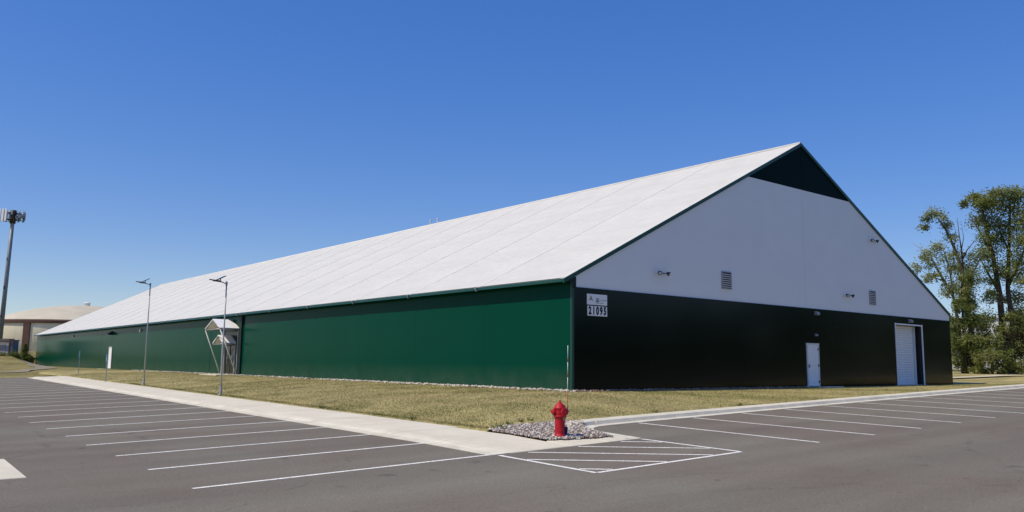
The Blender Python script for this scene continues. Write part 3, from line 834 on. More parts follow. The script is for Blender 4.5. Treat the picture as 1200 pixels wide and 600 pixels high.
# ------------------------------------------------------------------ sign boards on the gable wall
sg = empty('hall_sign', (1.375, -.0, 3.42)); tag(sg, 'white company sign board above the 21095 number board', 'sign')
q = MB(); q.b2((-.575, -.035, .015), (.575, -.004, .455)); q.build('board', M['white'], sg, bevel=.006)
ZR = (R(90), 0, 0)
def tri(pts, m, name='emblem'):
    q = MB(); q.prism([(x, -.0385, z) for x, z in pts], (0, .004, 0)); q.build(name, M[m], sg)
tri([(-.36, .40), (-.47, .20), (-.40, .20), (-.34, .31)], 'gold'); tri([(-.345, .375), (-.27, .21), (-.33, .20), (-.375, .30)], 'gold')
tri([(-.51, .175), (-.44, .20), (-.30, .20), (-.21, .165), (-.215, .18), (-.29, .222), (-.45, .222)], 'grey_print')
text_mesh('lettering', 'LE', .22, M['black'], sg, (.0, -.037, .205), ZR, xs=.75, bold=.008)
for k, (w_, h_) in enumerate(((.05, .10), (.04, .12), (.05, .10), (.045, .11))):   # the rest of the name is too worn to read
    q = MB(); x_ = .125 + k * .075; q.b2((x_, -.0385, .155), (x_ + w_ * .4, -.0345, .155 + h_)); q.build('faded_stroke', M['grey_print'], sg)
q = MB(); q.b2((-.10, -.0385, .085), (.36, -.0345, .105)); q.build('faded_line', M['grey_print'], sg)
q = MB(); q.b2((.42, -.0385, .20), (.50, -.0345, .235)); q.build('emblem', M['black'], sg)
s2 = empty('number_sign', (1.385, 0, 2.985)); tag(s2, 'white board with black digits 21095 below the company sign', 'sign')
q = MB(); q.b2((-.56, -.035, .0), (.565, -.004, .405)); q.build('board', M['white'], s2, bevel=.006)
for k, ch in enumerate('21095'):
    text_mesh('digit', ch, .43, M['black'], s2, (-.43 + k * .215, -.037, .20), ZR, xs=.70, bold=.022)

# ------------------------------------------------------------------ entrance canopies
def canopy(name, y0, y1, dep, z0, z1, label, brace):
    c = empty(name, (0, (y0 + y1) / 2, 0)); tag(c, label, 'canopy', None)
    hw = (y1 - y0) / 2; t = .05
    for s_ in (-1, 1):
        q = MB(); q.prism([(-dep, s_ * (hw + .06), z0 - .02), (-dep, 0, z1), (-.02, 0, z1), (-.02, s_ * (hw + .06), z0 - .02)], (0, 0, t)); q.build('roof_sheet', M['white'], c)
    q = MB()
    for x in (-dep + .03, -.06):
        for s_ in (-1, 1): q.tube([(x, s_ * hw, z0 - .06), (x, 0, z1 - .06)], .04, 6)
        q.tube([(x, -hw, z0 - .07), (x, hw, z0 - .07)], .035, 6)
    for s_ in (-1, 1): q.tube([(-dep + .03, s_ * hw, z0 - .07), (-.06, s_ * hw, z0 - .07)], .045, 6)
    q.tube([(-dep + .03, 0, z1 - .06), (-.06, 0, z1 - .06)], .035, 6)
    q.build('roof_frame', M['galv'], c)
    for s_ in (-1, 1):
        q = MB(); q.box((-.06, s_ * hw, (z0 - .06) / 2), (.10, .10, z0 - .06)); q.build('post', M['galv'], c)
        if brace:
            q = MB(); q.tube([(-dep + .04, s_ * hw, z0 - .1), (-.09, s_ * hw * 1.0 + (.25 if s_ > 0 else 0), .08)], .045, 6); q.build('brace', M['white_metal'], c)
    return c
canopy('entrance_canopy', 35.45, 38.55, 1.45, 3.34, 4.0, 'tall white gabled canopy on diagonal braces over the side entrance', True)
canopy('door_canopy', 35.95, 38.05, 1.0, 2.28, 2.84, 'small white gabled door hood beneath the tall canopy', False)
q = MB(); q.b2((-1.6, 35.3, -.2), (-.42, 38.8, .01)); tag(q.build('entrance_slab', M['concrete']), kind='structure')

# ------------------------------------------------------------------ solar street lamps
def solar_lamp(x, y, h, label):
    z = terr(x, y); r_ = empty('solar_street_lamp', (x, y, z)); tag(r_, label, 'street lamp', 'solar lamps beside the walk')
    q = MB(); q.lathe([(.0, .03), (.12, .03), (.12, .0), (.0, .0)], 12); q.lathe([(.06, .03), (.055, .35), (.04, .38)], 12); q.build('base', M['galv'], r_)
    q = MB(); q.tube([(0, 0, 0), (0, 0, h * .5), (0, 0, h)], [.040, .034, .030], 10); q.build('pole', M['galv'], r_)
    q = MB(); q.tube([(0, 0, h - .08), (-.12, 0, h - .03), (-.30, 0, h + .02)], .025, 8); q.lathe([(.048, -.16), (.048, .04), (0, .05)], 10, (0, 0, h)); q.build('arm', M['galv'], r_)
    q = MB(); rot = Euler((0, .10, 0)).to_matrix()
    q.box((-.46, 0, h + .045), (.34, .22, .06), rot); q.box((-.71, 0, h + .075), (.20, .16, .035), rot); lm = q.build('luminaire', M['dark'], r_)
    q = MB(); q.box((-.46, 0, h + .01), (.26, .15, .010), rot); q.build('lens', M['glassy'], lm)
    q = MB(); rot2 = Euler((0, -.50, 0)).to_matrix(); q.box((-.27, 0, h + .20), (.40, .38, .03), rot2); q.build('solar_panel', M['solar'], r_)
    q = MB(); q.tube([(-.32, 0, h + .03), (-.29, 0, h + .18)], .025, 6); q.build('bracket', M['galv'], r_)
    return r_
s1_ = solar_lamp(-8.52, 27.6, 5.95, 'solar street lamp farther along the walk, beside the white gable canopy lamp')
s1_['label'] = 'thin solar street lamp on the grass, the farther of two along the walk'
s2_ = solar_lamp(-8.60, 14.7, 5.25, 'thin solar street lamp standing in front of the entrance canopies')

# ------------------------------------------------------------------ accessible parking signs
def parking_sign(x, y, label):
    z = terr(x, y); r_ = empty('parking_sign', (x, y, z), R(-8)); tag(r_, label, 'sign', 'blue parking signs beside the walk')
    q = MB(); q.box((0, 0, .93), (.05, .05, 1.86)); q.build('post', M['galv'], r_)
    q = MB(); q.b2((-.05, -.16, 1.28), (-.028, .16, 1.86)); q.build('sign_plate', M['sign_blue'], r_, bevel=.005)
    q = MB(); x0 = -.0535      # wheelchair symbol
    n = 18
    for k in range(n):
        a0 = R(-200 + 260 * k / n); a1 = R(-200 + 260 * (k + 1) / n)
        pts = [(x0, .015 + .085 * math.cos(a0) * -1, 1.52 + .085 * math.sin(a0)), (x0, .015 - .085 * math.cos(a1), 1.52 + .085 * math.sin(a1)), (x0, .015 - .06 * math.cos(a1), 1.52 + .06 * math.sin(a1)), (x0, .015 - .06 * math.cos(a0), 1.52 + .06 * math.sin(a0))]
        q.prism(pts, (.003, 0, 0))
    q.prism([(x0, .05, 1.69), (x0, .022, 1.69), (x0, .012, 1.54), (x0, .04, 1.54)], (.003, 0, 0))
    q.b2((x0, -.07, 1.535), (x0 + .003, .03, 1.56)); q.b2((x0, -.095, 1.44), (x0 + .003, -.07, 1.562))
    q.lathe([(0, 0), (.026, 0), (.026, .003), (0, .003)], 12, (x0, .038, 1.735), Euler((0, R(90), 0)).to_matrix())
    q.build('wheelchair_symbol', M['white'], r_)
parking_sign(-7.15, 51.6, 'blue accessible parking sign on a thin post, farther from the white door')
parking_sign(-8.95, 34.7, 'blue accessible parking sign on a thin post, nearer the white side door')

# ------------------------------------------------------------------ hydrant
hx, hy = -8.27, -8.38
hz = gz(hx, hy) - .01
hyd = empty('fire_hydrant', (hx, hy, hz)); hyd.scale = (.95, .95, .96); tag(hyd, 'red fire hydrant standing on gravel at the walk corner', 'fire hydrant')
q = MB(); q.lathe([(0, .0), (.135, 0), (.14, .015), (.14, .05), (.132, .06), (.118, .065), (.112, .12), (.110, .52), (.115, .54)], 28); q.v = [(x * 1.2, y * 1.2, z) for x, y, z in q.v]; q.build('barrel', M['red'], hyd)
q = MB(); q.lathe([(.115, .525), (.150, .53), (.155, .54), (.155, .565), (.150, .572), (.12, .58)], 28)
for k in range(8):
    a = k * math.pi / 4; q.lathe([(0, .0), (.013, 0), (.013, .075), (0, .078)], 6, (.136 * math.cos(a), .136 * math.sin(a), .515), smooth=False)
q.v = [(x * 1.14, y * 1.14, z) for x, y, z in q.v]; q.build('flange', M['red'], hyd)
q = MB(); q.lathe([(.118, .575), (.128, .60), (.132, .66), (.130, .74), (.138, .745), (.140, .765), (.132, .775), (.122, .80), (.10, .845), (.072, .872), (.045, .884), (.042, .90), (.0, .90)], 28); q.v = [(x * 1.17, y * 1.17, z) for x, y, z in q.v]; q.build('bonnet', M['red'], hyd)
q = MB(); q.lathe([(.034, .895), (.032, .915), (.020, .918), (.018, .965), (.0, .968)], 5, smooth=False); q.v = [(x * 1.3, y * 1.3, z) for x, y, z in q.v]; q.build('operating_nut', M['red'], hyd)
rv = Vector((.777, -.629, 0)); tov = Vector((-.63, -.777, 0))
def nozzle(dv, r0, ln, cap):
    rot = dv.to_track_quat('Z', 'Y').to_matrix(); c = Vector((0, 0, .665))
    q = MB(); q.lathe([(r0 * .85, .08), (r0 * .85, .15), (r0, .155), (r0, ln - .02)], 18, c, rot); nz = q.build('nozzle', M['red'], hyd)
    q = MB(); q.lathe([(r0 * 1.05, ln - .03), (r0 * 1.25, ln - .025), (r0 * 1.25, ln + .02), (r0 * .9, ln + .035), (.02, ln + .04)], 8, c, rot, smooth=False)
    q.lathe([(.022, ln + .03), (.020, ln + .075), (0, ln + .078)], 5, c, rot, smooth=False); cp = q.build('cap', M['red'], nz)
    a = c + dv * (ln - .01) + Vector((0, 0, -r0 * 1.2)); e = c + dv * .125 + Vector((0, 0, -.10))
    q = MB(); pts_ = [a.lerp(e, k / 10) + Vector((0, 0, -.11 * math.sin(math.pi * k / 10))) for k in range(11)]
    for k in range(10): q.tube([pts_[k], pts_[k + 1]], .007 if k % 2 else .0045, 5)
    q.build('chain', M['galv'], nz)
nozzle((-rv * .94 + tov * .34).normalized(), .064, .190, True)
nozzle((rv * .93 - tov * .36).normalized(), .064, .190, True)
nozzle((tov * .84 + rv * .54).normalized(), .086, .200, True)
# flexible marker rod clamped to the right nozzle
ro = rv * .20 + Vector((0, 0, .62))
q = MB(); q.tube([ro + Vector((0, 0, -.02)), ro + Vector((0, 0, .16))], .016, 8); q.build('spring', M['dark'], hyd)
z = .16; rodlen = [.42, .36, .10, .30, .10, .34]
q = MB()
for k, ln in enumerate(rodlen):
    q.cur = k % 2; q.tube([ro + Vector((.006 * z, 0, z)), ro + Vector((.006 * (z + ln), 0, z + ln))], .0072, 6); z += ln
q.build('marker_rod', [M['red_rod'], M['white']], hyd)

bt = Vector((hx, hy, 0)) + rv * .155 + tov * -.02
bz = gz(bt.x, bt.y)
vb = empty('valve_marker', (bt.x, bt.y, bz)); tag(vb, 'short blue capped marker tube right beside the red hydrant', 'utility marker')
q = MB(); q.lathe([(0, -.03), (.042, -.03), (.042, .20), (.036, .205)], 14); q.build('tube', M['blue'], vb)
q = MB(); q.lathe([(.05, .195), (.05, .235), (.036, .25), (0, .252)], 14); q.build('cap', M['blue'], vb)
q = MB(); q.lathe([(.075, -.02), (.07, .03), (.05, .055), (.043, .056)], 14); q.build('collar', M['white'], vb)

# ------------------------------------------------------------------ cell tower, water tank, shelter at the far left
tx, ty = -3.35, 126.9
tz = terr(tx, ty) - .2
tw = empty('cell_tower', (tx, ty, tz)); tag(tw, 'tall grey cell tower with panel antennas at far left', 'tower')
TH = 24.35 - tz
tw.rotation_euler = (R(1.0 * .63), R(1.0 * .78), 0)
q = MB(); q.tube([(0, 0, 0), (0, 0, TH * .5), (0, 0, TH - .6)], [.37, .31, .26], 16); q.build('pole', M['tower'], tw)
q = MB(); q.lathe([(.0, 0), (.75, 0), (.75, .12), (.5, .14)], 16); q.build('base_plate', M['tower'], tw)
q = MB()
for zz in (TH - 1.45, TH - .45):
    for k in range(3):
        a0, a1 = R(120 * k + 20), R(120 * k + 140)
        q.tube([(1.5 * math.cos(a0), 1.5 * math.sin(a0), zz), (1.5 * math.cos(a1), 1.5 * math.sin(a1), zz)], .06, 6)
        q.tube([(0, 0, zz), (1.5 * math.cos(a0), 1.5 * math.sin(a0), zz)], .06, 6)
q.build('platform', M['dark'], tw)
q = MB(); q.tube([(0, 0, TH - 2.1), (0, 0, TH + .05)], .42, 12); q.build('mount_collar', M['dark'], tw)
rvh = Vector((.777, -.629, 0)); tvh = Vector((-.62, -.777, 0))
an = None
def antenna(p, mt, h=1.95, w=.34):
    q = MB(); q.box((0, 0, 0), (w, .16, h)); a = q.build('panel_antenna', M[mt], tw, bevel=.04); a.location = p; a.rotation_euler = (0, 0, math.atan2(rvh.y, rvh.x)); return a
def around(lat, dep, zz): return rvh * lat + tvh * dep + Vector((0, 0, zz))
for k in range(4): antenna(around(-.75 - k * .55, .75 - .1 * k, TH - .85), 'white')
for k in range(3): antenna(around(-.5 - k * .6, -.9, TH - .85), 'tower', 1.7)
for k in range(4): antenna(around(.75 + k * .36, -.35 + .28 * (k % 2), TH - .95), 'tower', 1.3 if k % 2 else 1.7, .2)
for k in range(5):
    q = MB(); p = around(.55 + .34 * k, .15 * (k % 3), TH - 1.0); q.tube([p - Vector((0, 0, .95)), p + Vector((0, 0, 1.05))], .035, 6); q.build('mount_pipe', M['tower'], tw)
for k in range(3):
    q = MB(); p = around(.7 + .45 * k, .25, TH - 1.05 + .1 * (k % 2)); q.box(p, (.34, .3, .5)); q.build('radio_unit', M['tower'] if k != 1 else M['galv'], tw)
for k in range(4):
    q = MB(); p = around(-.6 - .55 * k, .5, TH - 1.0); q.tube([p - Vector((0, 0, .95)), p + Vector((0, 0, 1.05))], .035, 6); q.build('mount_pipe', M['tower'], tw)
q = MB()
for k in range(3): q.box(around(.0, .40, TH * (.25 + .2 * k)), (.12, .12, .5))
q.build('cable_port', M['dark'], tw)

kx, ky, kz = 34.7, 253.1, 1.4
KR = 25.6
tk = empty('water_tank', (kx, ky, kz)); tag(tk, 'beige domed concrete water tank with brown bands behind the hall', 'water tank')
WT = 376.0
KH = 9.4
q = MB(); q.lathe([(KR - 1, -4), (KR, -4), (KR, KH)], 96); q.build('wall', M['tank_wall'], tk)
q = MB(); q.lathe([(KR - .3, KH - .2), (KR + .45, KH - .15), (KR + .5, KH + .55), (KR - .2, KH + .9), (KR - .5, KH + .6)], 96, smooth=False); q.build('cornice', M['tank_brown'], tk)
prof = []
DR = 5.6
for k in range(15):
    t = k / 14; rr = (KR + .1) * (1 - t); prof.append((max(rr, .001), KH + .62 + DR * (1 - (1 - t) ** 2.1)))
q = MB(); q.lathe(prof, 96); q.build('dome', M['tank_dome'], tk)
q = MB(); q.lathe([(.9, -.2), (.9, .7), (1.1, .75), (.9, 1.0), (.0, 1.15)], 20, (0, 0, KH + .62 + DR)); q.build('roof_hatch', M['white'], tk)
pl = None
for k in range(12):
    if pl is None:
        q = MB(); q.prism([(KR - .2, -.95, KH - .15), (KR + .38, -.95, KH - .15), (KR + .38, .95, KH - .15), (KR - .2, .95, KH - .15)], (0, 0, -12)); pl = q.build('pilaster', M['tank_brown'], tk); o = pl
    else: o = pl.copy(); COL.objects.link(o)
    # angle 0 faces the camera direction; spacing 30 degrees
    o.rotation_euler = (0, 0, math.atan2(tvh.y, tvh.x) + R(-6.4 + 30 * k))

def at_depth(lat, dep):                # metres right of / ahead of the camera stand point
    return Vector((-22.534 + .777 * lat + .629 * dep, -24.049 - .629 * lat + .777 * dep, 0))
sp_ = at_depth(-72.5, 118); sz = terr(sp_.x, sp_.y)
sh_ = empty('equipment_shelter', (sp_.x, sp_.y, sz), R(-39)); tag(sh_, 'small grey equipment shelter below the cell tower', 'shed')
q = MB(); q.b2((-1.6, -1.1, -.3), (1.6, 1.1, 1.75)); q.build('wall', M['shelter'], sh_)
q = MB(); q.b2((-1.7, -1.2, 1.75), (1.7, 1.2, 1.86)); q.build('roof', M['far_grey'], sh_)
q = MB(); q.b2((.3, -1.13, 0), (1.1, -1.095, 1.6)); q.build('door', M['far_grey'], sh_)
fp = at_depth(-71.1, 116.5); fz = terr(fp.x, fp.y)
fr_ = empty('pipe_rack', (fp.x, fp.y, fz), R(-39)); tag(fr_, 'brown steel frame over the grey shelter beside a pine', 'steel frame')
for x in (-4.6, -2.2, .45, .95):
    q = MB(); q.box((x, 0, 1.0), (.14, .14, 2.3)); q.build('post', M['tank_brown'], fr_)
for zz in (1.75, 2.1):
    q = MB(); q.box((-1.85, 0, zz), (5.9, .12, .12)); q.build('beam', M['tank_brown'], fr_)
cb = at_depth(-71.2, 117.6); cz = terr(cb.x, cb.y)
cbo = empty('utility_cabinet', (cb.x, cb.y, cz), R(-39)); tag(cbo, 'white utility cabinet between grey shelter and pine', 'cabinet')
q = MB(); q.b2((-.35, -.3, -.1), (.35, .3, 1.15)); q.build('body', M['white'], cbo, bevel=.02)
q = MB(); q.b2((-.38, -.33, 1.152), (.38, .33, 1.2)); q.build('lid', M['white_metal'], cbo)

# ------------------------------------------------------------------ foliage
def leaves(name, clumps, size, mats, weights, parent, sub=14, spread=.42, drop=0.0):
    V = []; F = []; MI = []; n0 = 0
    for (c, r_, n) in clumps:
        c = np.array(c); r_ = np.array(r_)
        d = RNG.normal(0, 1, (sub, 3)); d /= np.linalg.norm(d, axis=1)[:, None]
        cen = d * (RNG.uniform(.25, 1, (sub, 1)) ** .5)
        tone = RNG.choice(len(mats), sub, p=weights)
        pick = RNG.integers(0, sub, n)
        p = (cen[pick] + RNG.normal(0, spread * .5, (n, 3))) * r_ + c
        p[:, 2] -= np.abs(RNG.normal(0, drop, n)) if drop > 0 else 0
        s_ = size * .70 * RNG.uniform(.6, 1.35, n)[:, None]
        out = (p - c) / r_; out /= np.linalg.norm(out, axis=1)[:, None] + 1e-6
        nn = RNG.normal(0, .55, (n, 3)) + out * .55 + np.array([0, 0, .55]); nn /= np.linalg.norm(nn, axis=1)[:, None]   # blades turn outward and up
        a = np.cross(nn, RNG.normal(0, 1, (n, 3))); a /= np.linalg.norm(a, axis=1)[:, None]
        b = np.cross(nn, a)
        q = np.stack([p - a * s_, p + b * s_ * .45, p + a * s_, p - b * s_ * .45], 1).reshape(-1, 3)
        V.append(q); F.append((np.arange(n * 4) + n0).reshape(-1, 4)); n0 += n * 4
        tn = tone[pick]; flip = RNG.random(n) < .22; tn = np.where(flip, RNG.choice(len(mats), n, p=weights), tn); MI.append(tn)
    return raw_mesh(name, np.concatenate(V), np.concatenate(F), mats, np.concatenate(MI), parent)

LAT = Vector((.777, -.629, 0)); DEP = Vector((.629, .777, 0))
def P3(lat, dep, up): return LAT * lat + DEP * dep + Vector((0, 0, up))
GREENS = ['lf_dark', 'lf_mid', 'lf_light']
def tree(name, base, label, cat, limbs, clumps, size, dens, mats, wts, group=None, bark='bark', spread=.42, sub=14, drop=0.0):
    t = empty(name, base); tag(t, label, cat, group)
    if limbs:
        q = MB()
        for pts_, r0, r1 in limbs:
            n = len(pts_); q.tube([P3(*p) for p in pts_], [r0 + (r1 - r0) * k / (n - 1) for k in range(n)], 7)
        q.build('trunk', M[bark], t)
    cl = []
    for (lat, dep, up, rl, rd, ru) in clumps:
        vol = rl * rd * ru
        n = int(1.9 * dens * max(.25, vol ** .72))
        c = P3(lat, dep, up)
        cl.append((tuple(c), (rl, rd, ru), n))
    leaves('crown', cl, size, [M[m] for m in mats], wts, t, sub, spread, drop)
    return t

def tbase(px, dep):
    lat = (px - 600) / 965.76 * dep
    p = at_depth(lat, dep); p.z = terr(p.x, p.y) - .05; return p
U = .0745                                # metres per photo pixel at the tree line, about 72 m away
def K(bx, by, items, depj=1.0):
    out = []
    for (x, y, rx, ry) in items: out.append(((x - bx) * U, random.uniform(-1.2, 1.2) * depj, (by - y) * U, rx * U, max(rx, ry) * U * .9, ry * U))
    return out
def Lm(bx, by, pts_, r0, r1, dz=0.0): return ([((x - bx) * U, dz * k / max(1, len(pts_) - 1), (by - y) * U) for k, (x, y) in enumerate(pts_)], r0, r1)

# tall cottonwood at the right border
bx, by = 1176, 440
tree('cottonwood_tree', tbase(bx, 72), 'tall cottonwood with twin bare trunks at the right border', 'tree',
     [Lm(bx, by, [(1176, 441), (1173, 390), (1172, 345), (1167, 300), (1160, 262), (1158, 236)], .34, .06),
      Lm(bx, by, [(1181, 441), (1186, 380), (1184, 340), (1189, 300), (1194, 258), (1196, 235)], .28, .05, .6),
      Lm(bx, by, [(1172, 345), (1160, 322), (1150, 300)], .14, .03), Lm(bx, by, [(1184, 335), (1200, 305), (1212, 280)], .15, .04),
      Lm(bx, by, [(1167, 300), (1152, 270), (1142, 250)], .10, .02), Lm(bx, by, [(1189, 300), (1178, 275), (1175, 245)], .10, .02)],
     K(bx, by, [(1162, 240, 15, 8), (1178, 234, 17, 9), (1148, 241, 9, 6), (1139, 238, 5, 4), (1192, 240, 17, 11), (1168, 254, 15, 9), (1186, 260, 16, 11), (1203, 258, 15, 16),
                (1160, 270, 9, 8), (1178, 280, 14, 9), (1197, 283, 15, 10), (1215, 245, 18, 16), (1214, 285, 16, 14), (1152, 284, 9, 6), (1148, 300, 8, 6), (1168, 296, 12, 8),
                (1188, 302, 13, 9), (1160, 314, 10, 7), (1178, 318, 13, 8), (1198, 318, 13, 10), (1192, 334, 10, 6), (1166, 330, 8, 6), (1216, 318, 14, 14), (1170, 345, 6, 4), (1200, 348, 12, 9), (1196, 368, 10, 8), (1210, 365, 10, 10), (1160, 352, 8, 7), (1156, 372, 8, 8), (1180, 352, 7, 5), (1206, 384, 10, 8), (1164, 388, 9, 7), (1186, 392, 9, 7), (1176, 372, 6, 5), (1142, 234, 7, 5), (1152, 232, 9, 5), (1200, 228, 14, 7), (1185, 226, 12, 5), (1168, 228, 10, 5)]),
     .15, 700, GREENS, [.25, .45, .30], spread=.85, sub=11)

# ragged half-dead tree left of it
bx, by = 1142, 440
tree('ragged_tree', tbase(bx, 70.5), 'ragged tree with a leaning limb and bare dead branches', 'tree',
     [Lm(bx, by, [(1142, 441), (1137, 400), (1133, 355), (1129, 318), (1122, 294), (1114, 274), (1106, 262)], .26, .05),
      Lm(bx, by, [(1131, 330), (1131, 300), (1129, 280), (1128, 260)], .09, .015), Lm(bx, by, [(1131, 310), (1137, 298), (1144, 290), (1150, 283)], .07, .012),
      Lm(bx, by, [(1134, 345), (1146, 318), (1156, 300)], .10, .03), Lm(bx, by, [(1130, 300), (1134, 284), (1133, 268)], .05, .01), Lm(bx, by, [(1122, 294), (1126, 282), (1124, 270)], .05, .01)],
     K(bx, by, [(1100, 254, 9, 6), (1110, 258, 8, 6), (1093, 260, 6, 5), (1093, 269, 6, 4), (1116, 268, 7, 6), (1119, 282, 7, 6), (1126, 300, 8, 8), (1140, 320, 12, 10), (1130, 335, 11, 9),
                (1148, 306, 9, 8), (1150, 330, 9, 9), (1140, 350, 12, 9), (1126, 318, 6, 6)], .7),
     .14, 640, ['lf_dark', 'lf_mid', 'lf_light', 'lf_pale'], [.15, .35, .3, .2], spread=.8, sub=10)

# pale airy tree next to the hall
bx, by = 1122, 440
tree('pale_tree', tbase(bx, 69), 'pale yellowish airy tree next to the hall corner', 'tree',
     [Lm(bx, by, [(1124, 441), (1122, 390), (1118, 355), (1108, 336), (1098, 318)], .18, .04), Lm(bx, by, [(1112, 342), (1100, 318), (1090, 304), (1074, 293)], .06, .012),
      Lm(bx, by, [(1118, 355), (1116, 330), (1112, 308), (1106, 292)], .09, .02), Lm(bx, by, [(1108, 336), (1095, 332), (1084, 325)], .06, .015)],
     K(bx, by, [(1094, 303, 9, 6), (1104, 297, 7, 5), (1082, 311, 8, 6), (1079, 322, 6, 6), (1092, 317, 9, 7), (1106, 312, 9, 7), (1114, 324, 8, 7), (1098, 332, 9, 6), (1088, 333, 6, 5), (1110, 340, 8, 6), (1104, 350, 6, 5), (1118, 345, 6, 6)], .6),
     .14, 560, ['lf_mid', 'lf_light', 'lf_pale'], [.25, .4, .35], bark='bark_pale', spread=.8, sub=10)

# cedars
bx, by = 1128, 440
tree('cedar_tree', tbase(bx, 67.5), 'dense upright green cedar beside the hall corner', 'tree',
     [Lm(bx, by, [(1128, 441), (1127, 390), (1128, 335)], .18, .03)],
     K(bx, by, [(1129, 335, 6, 9), (1127, 352, 9, 10), (1122, 368, 11, 10), (1136, 366, 11, 11), (1119, 386, 11, 11), (1132, 386, 13, 12), (1144, 384, 10, 11), (1118, 404, 12, 11), (1132, 406, 14, 12), (1145, 402, 11, 11), (1124, 424, 14, 12), (1140, 424, 12, 12)], .6),
     .12, 1500, ['lf_dark', 'lf_mid', 'lf_light'], [.28, .44, .28], spread=.45, sub=20)
bx, by = 1158, 440
tree('cedar_tree', tbase(bx, 66.5), 'low spreading green bush in front of the tall trunks', 'tree',
     [Lm(bx, by, [(1158, 441), (1157, 415), (1156, 395)], .1, .03)],
     K(bx, by, [(1150, 408, 10, 9), (1162, 406, 10, 9), (1146, 424, 11, 11), (1158, 422, 12, 12), (1170, 420, 10, 12), (1166, 434, 12, 6), (1148, 435, 12, 5)], .5),
     .11, 1600, ['lf_dark', 'lf_mid', 'lf_light'], [.22, .43, .35], spread=.45, sub=20)
bx, by = 1192, 440
tree('dark_shrub', tbase(bx, 68), 'dark leaved shrub under the tall cottonwood', 'shrub',
     [Lm(bx, by, [(1192, 441), (1191, 410), (1193, 385)], .08, .02)],
     K(bx, by, [(1188, 384, 8, 8), (1198, 378, 8, 8), (1192, 398, 9, 10), (1204, 396, 10, 12), (1184, 414, 9, 10), (1198, 416, 9, 10), (1186, 430, 8, 8), (1212, 418, 10, 14)], .5),
     .12, 1000, ['lf_wine', 'lf_dark', 'lf_mid'], [.5, .38, .12], spread=.6, sub=18)
bx, by = 1204, 440
tree('green_shrub', tbase(bx, 65), 'bright low shrub at the right border before the trees', 'shrub', None,
     K(bx, by, [(1198, 430, 7, 7), (1207, 428, 9, 9), (1216, 431, 9, 8)], .4), .11, 1300, ['lf_mid', 'lf_light'], [.5, .5], spread=.6)
# more of the same tree line to either side of the picture
def far_tree(lat, dep, h, w, label, tone):
    p = at_depth(lat, dep); p.z = terr(p.x, p.y) - .1
    limbs = [([(0, 0, 0), (random.uniform(-.3, .3), .1, h * .4), (random.uniform(-.5, .5), 0, h * .8)], .28, .06)]
    cl = []
    for k in range(13):
        a = random.uniform(0, 6.28); u_ = random.uniform(.28, .95); rr = w * .5 * math.sin(math.pi * min(.95, u_ * .9 + .1)) ** .6
        cl.append((math.cos(a) * rr, math.sin(a) * rr, h * u_, w * .22, w * .22, h * .09))
    tree('roadside_tree', p, label, 'tree', limbs, cl, .20, 330, GREENS, tone, 'trees beyond the hall', spread=.8)
far_tree(58.5, 80, 12.0, 7.5, 'green tree standing just beyond the right border', [.3, .45, .25])
far_tree(46.0, 96, 7.0, 7.0, 'rounded green tree farther back behind the cedar', [.45, .4, .15])
far_tree(50.5, 104, 7.5, 7.0, 'bushy tree far back showing between the trunks', [.5, .4, .1])
far_tree(67.5, 105, 8.5, 8.0, 'dark bushy tree far back at the right border', [.5, .4, .1])
far_tree(75.0, 92, 13.0, 8.0, 'tall green tree outside the right of the frame', [.35, .45, .2])

# the wood carries on along the far side of the lot, right of the picture; the end wall mirrors it
cl = []
for k in range(64):
    u_ = k / 63
    x_ = 73 + 34 * u_ + random.uniform(-3, 3); y_ = -10 - 145 * u_ + random.uniform(-2, 2); h_ = random.uniform(9, 15)
    for v_ in (.18, .45, .75): cl.append(((x_ + random.uniform(-1, 1), y_, terr(x_, y_) + h_ * v_), (2.6, 2.6, h_ * .22), 260))
o = leaves('wood', cl, .55, [M['lf_dark'], M['lf_mid']], [.7, .3], None, 12, .8); tag(o, kind='stuff')

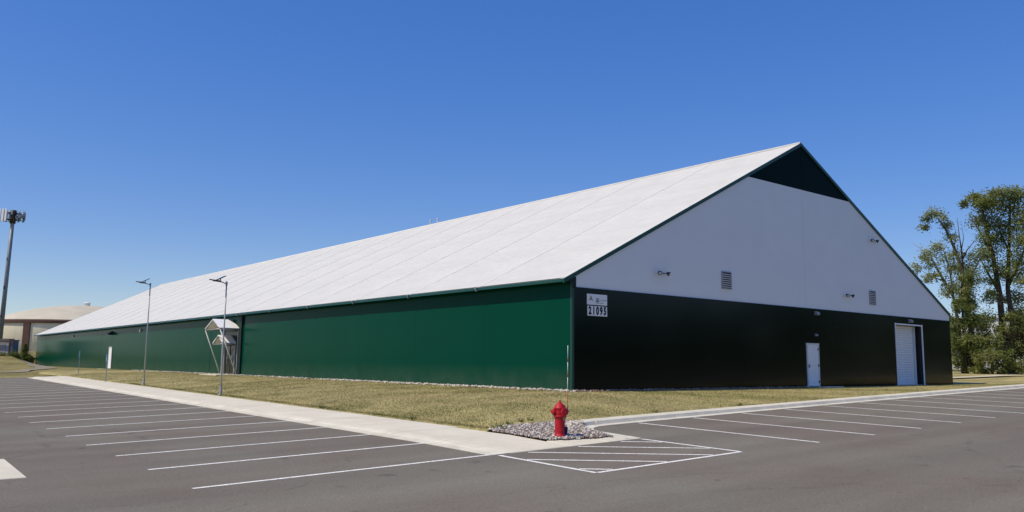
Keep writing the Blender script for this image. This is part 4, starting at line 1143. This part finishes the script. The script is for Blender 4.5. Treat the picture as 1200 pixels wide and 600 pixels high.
# white shed seen between the trunks
wp = at_depth(83.5, 142); wz = terr(wp.x, wp.y)
ws = empty('white_warehouse', (wp.x, wp.y, wz), R(-66)); tag(ws, 'white warehouse glimpsed between the tree trunks', 'building')
q = MB(); q.b2((-7.5, -5, -1), (8, 5, 8.6)); q.build('wall', M['far_wall'], ws)
q = MB(); q.prism([(-7.9, -5.4, 8.602), (8.4, -5.4, 8.602), (8.4, 5.4, 8.602), (-7.9, 5.4, 8.602)], (0, 0, .25)); q.build('roof', M['far_wall'], ws)
for x in (-4.5, -.5, 3.5):
    q = MB(); q.b2((x, -5.04, 3.0), (x + 1.6, -4.98, 4.4)); q.build('window', M['door_glass'], ws)

# small pine and shrubs by the shelter
pb = at_depth(-71.3, 121.5); pb.z = terr(pb.x, pb.y) - .1
cl = []
for k in range(9):
    u_ = k / 8; cl.append((random.uniform(-.12, .12), 0, .35 + 2.3 * u_, .85 * (1 - u_) + .18, .85 * (1 - u_) + .18, .24))
for k in range(8):
    a = k * .785; cl.append((1.05 * math.cos(a), 1.05 * math.sin(a), .55 + .3 * (k % 3), .4, .4, .25))
tree('pine_tree', pb, 'small dark pine beside the brown steel frame', 'tree', [([(0, 0, 0), (0, 0, 1.4), (.05, 0, 2.75)], .09, .02)], cl, .11, 900, ['lf_dark', 'lf_mid'], [.75, .25], spread=.7)
for (lat, dep, w, h, lb) in ((-69.3, 115.5, .85, .8, 'low dark shrub in front of the small pine'), (-70.6, 114.2, 1.2, .5, 'wide low shrub before the grey shelter'), (-69.4, 119.0, .8, .35, 'small green shrub by the far hall corner')):
    p = at_depth(lat, dep); p.z = terr(p.x, p.y) - .05
    tree('shrub', p, lb, 'shrub', None, [(0, 0, h * .5, w * .6, w * .6, h * .6), (w * .5, 0, h * .35, w * .45, w * .45, h * .45), (-w * .5, 0, h * .35, w * .45, w * .45, h * .4)], .1, 900, ['lf_dark', 'lf_mid', 'lf_light'], [.55, .35, .1], spread=.7)
print('objects', len(bpy.data.objects))
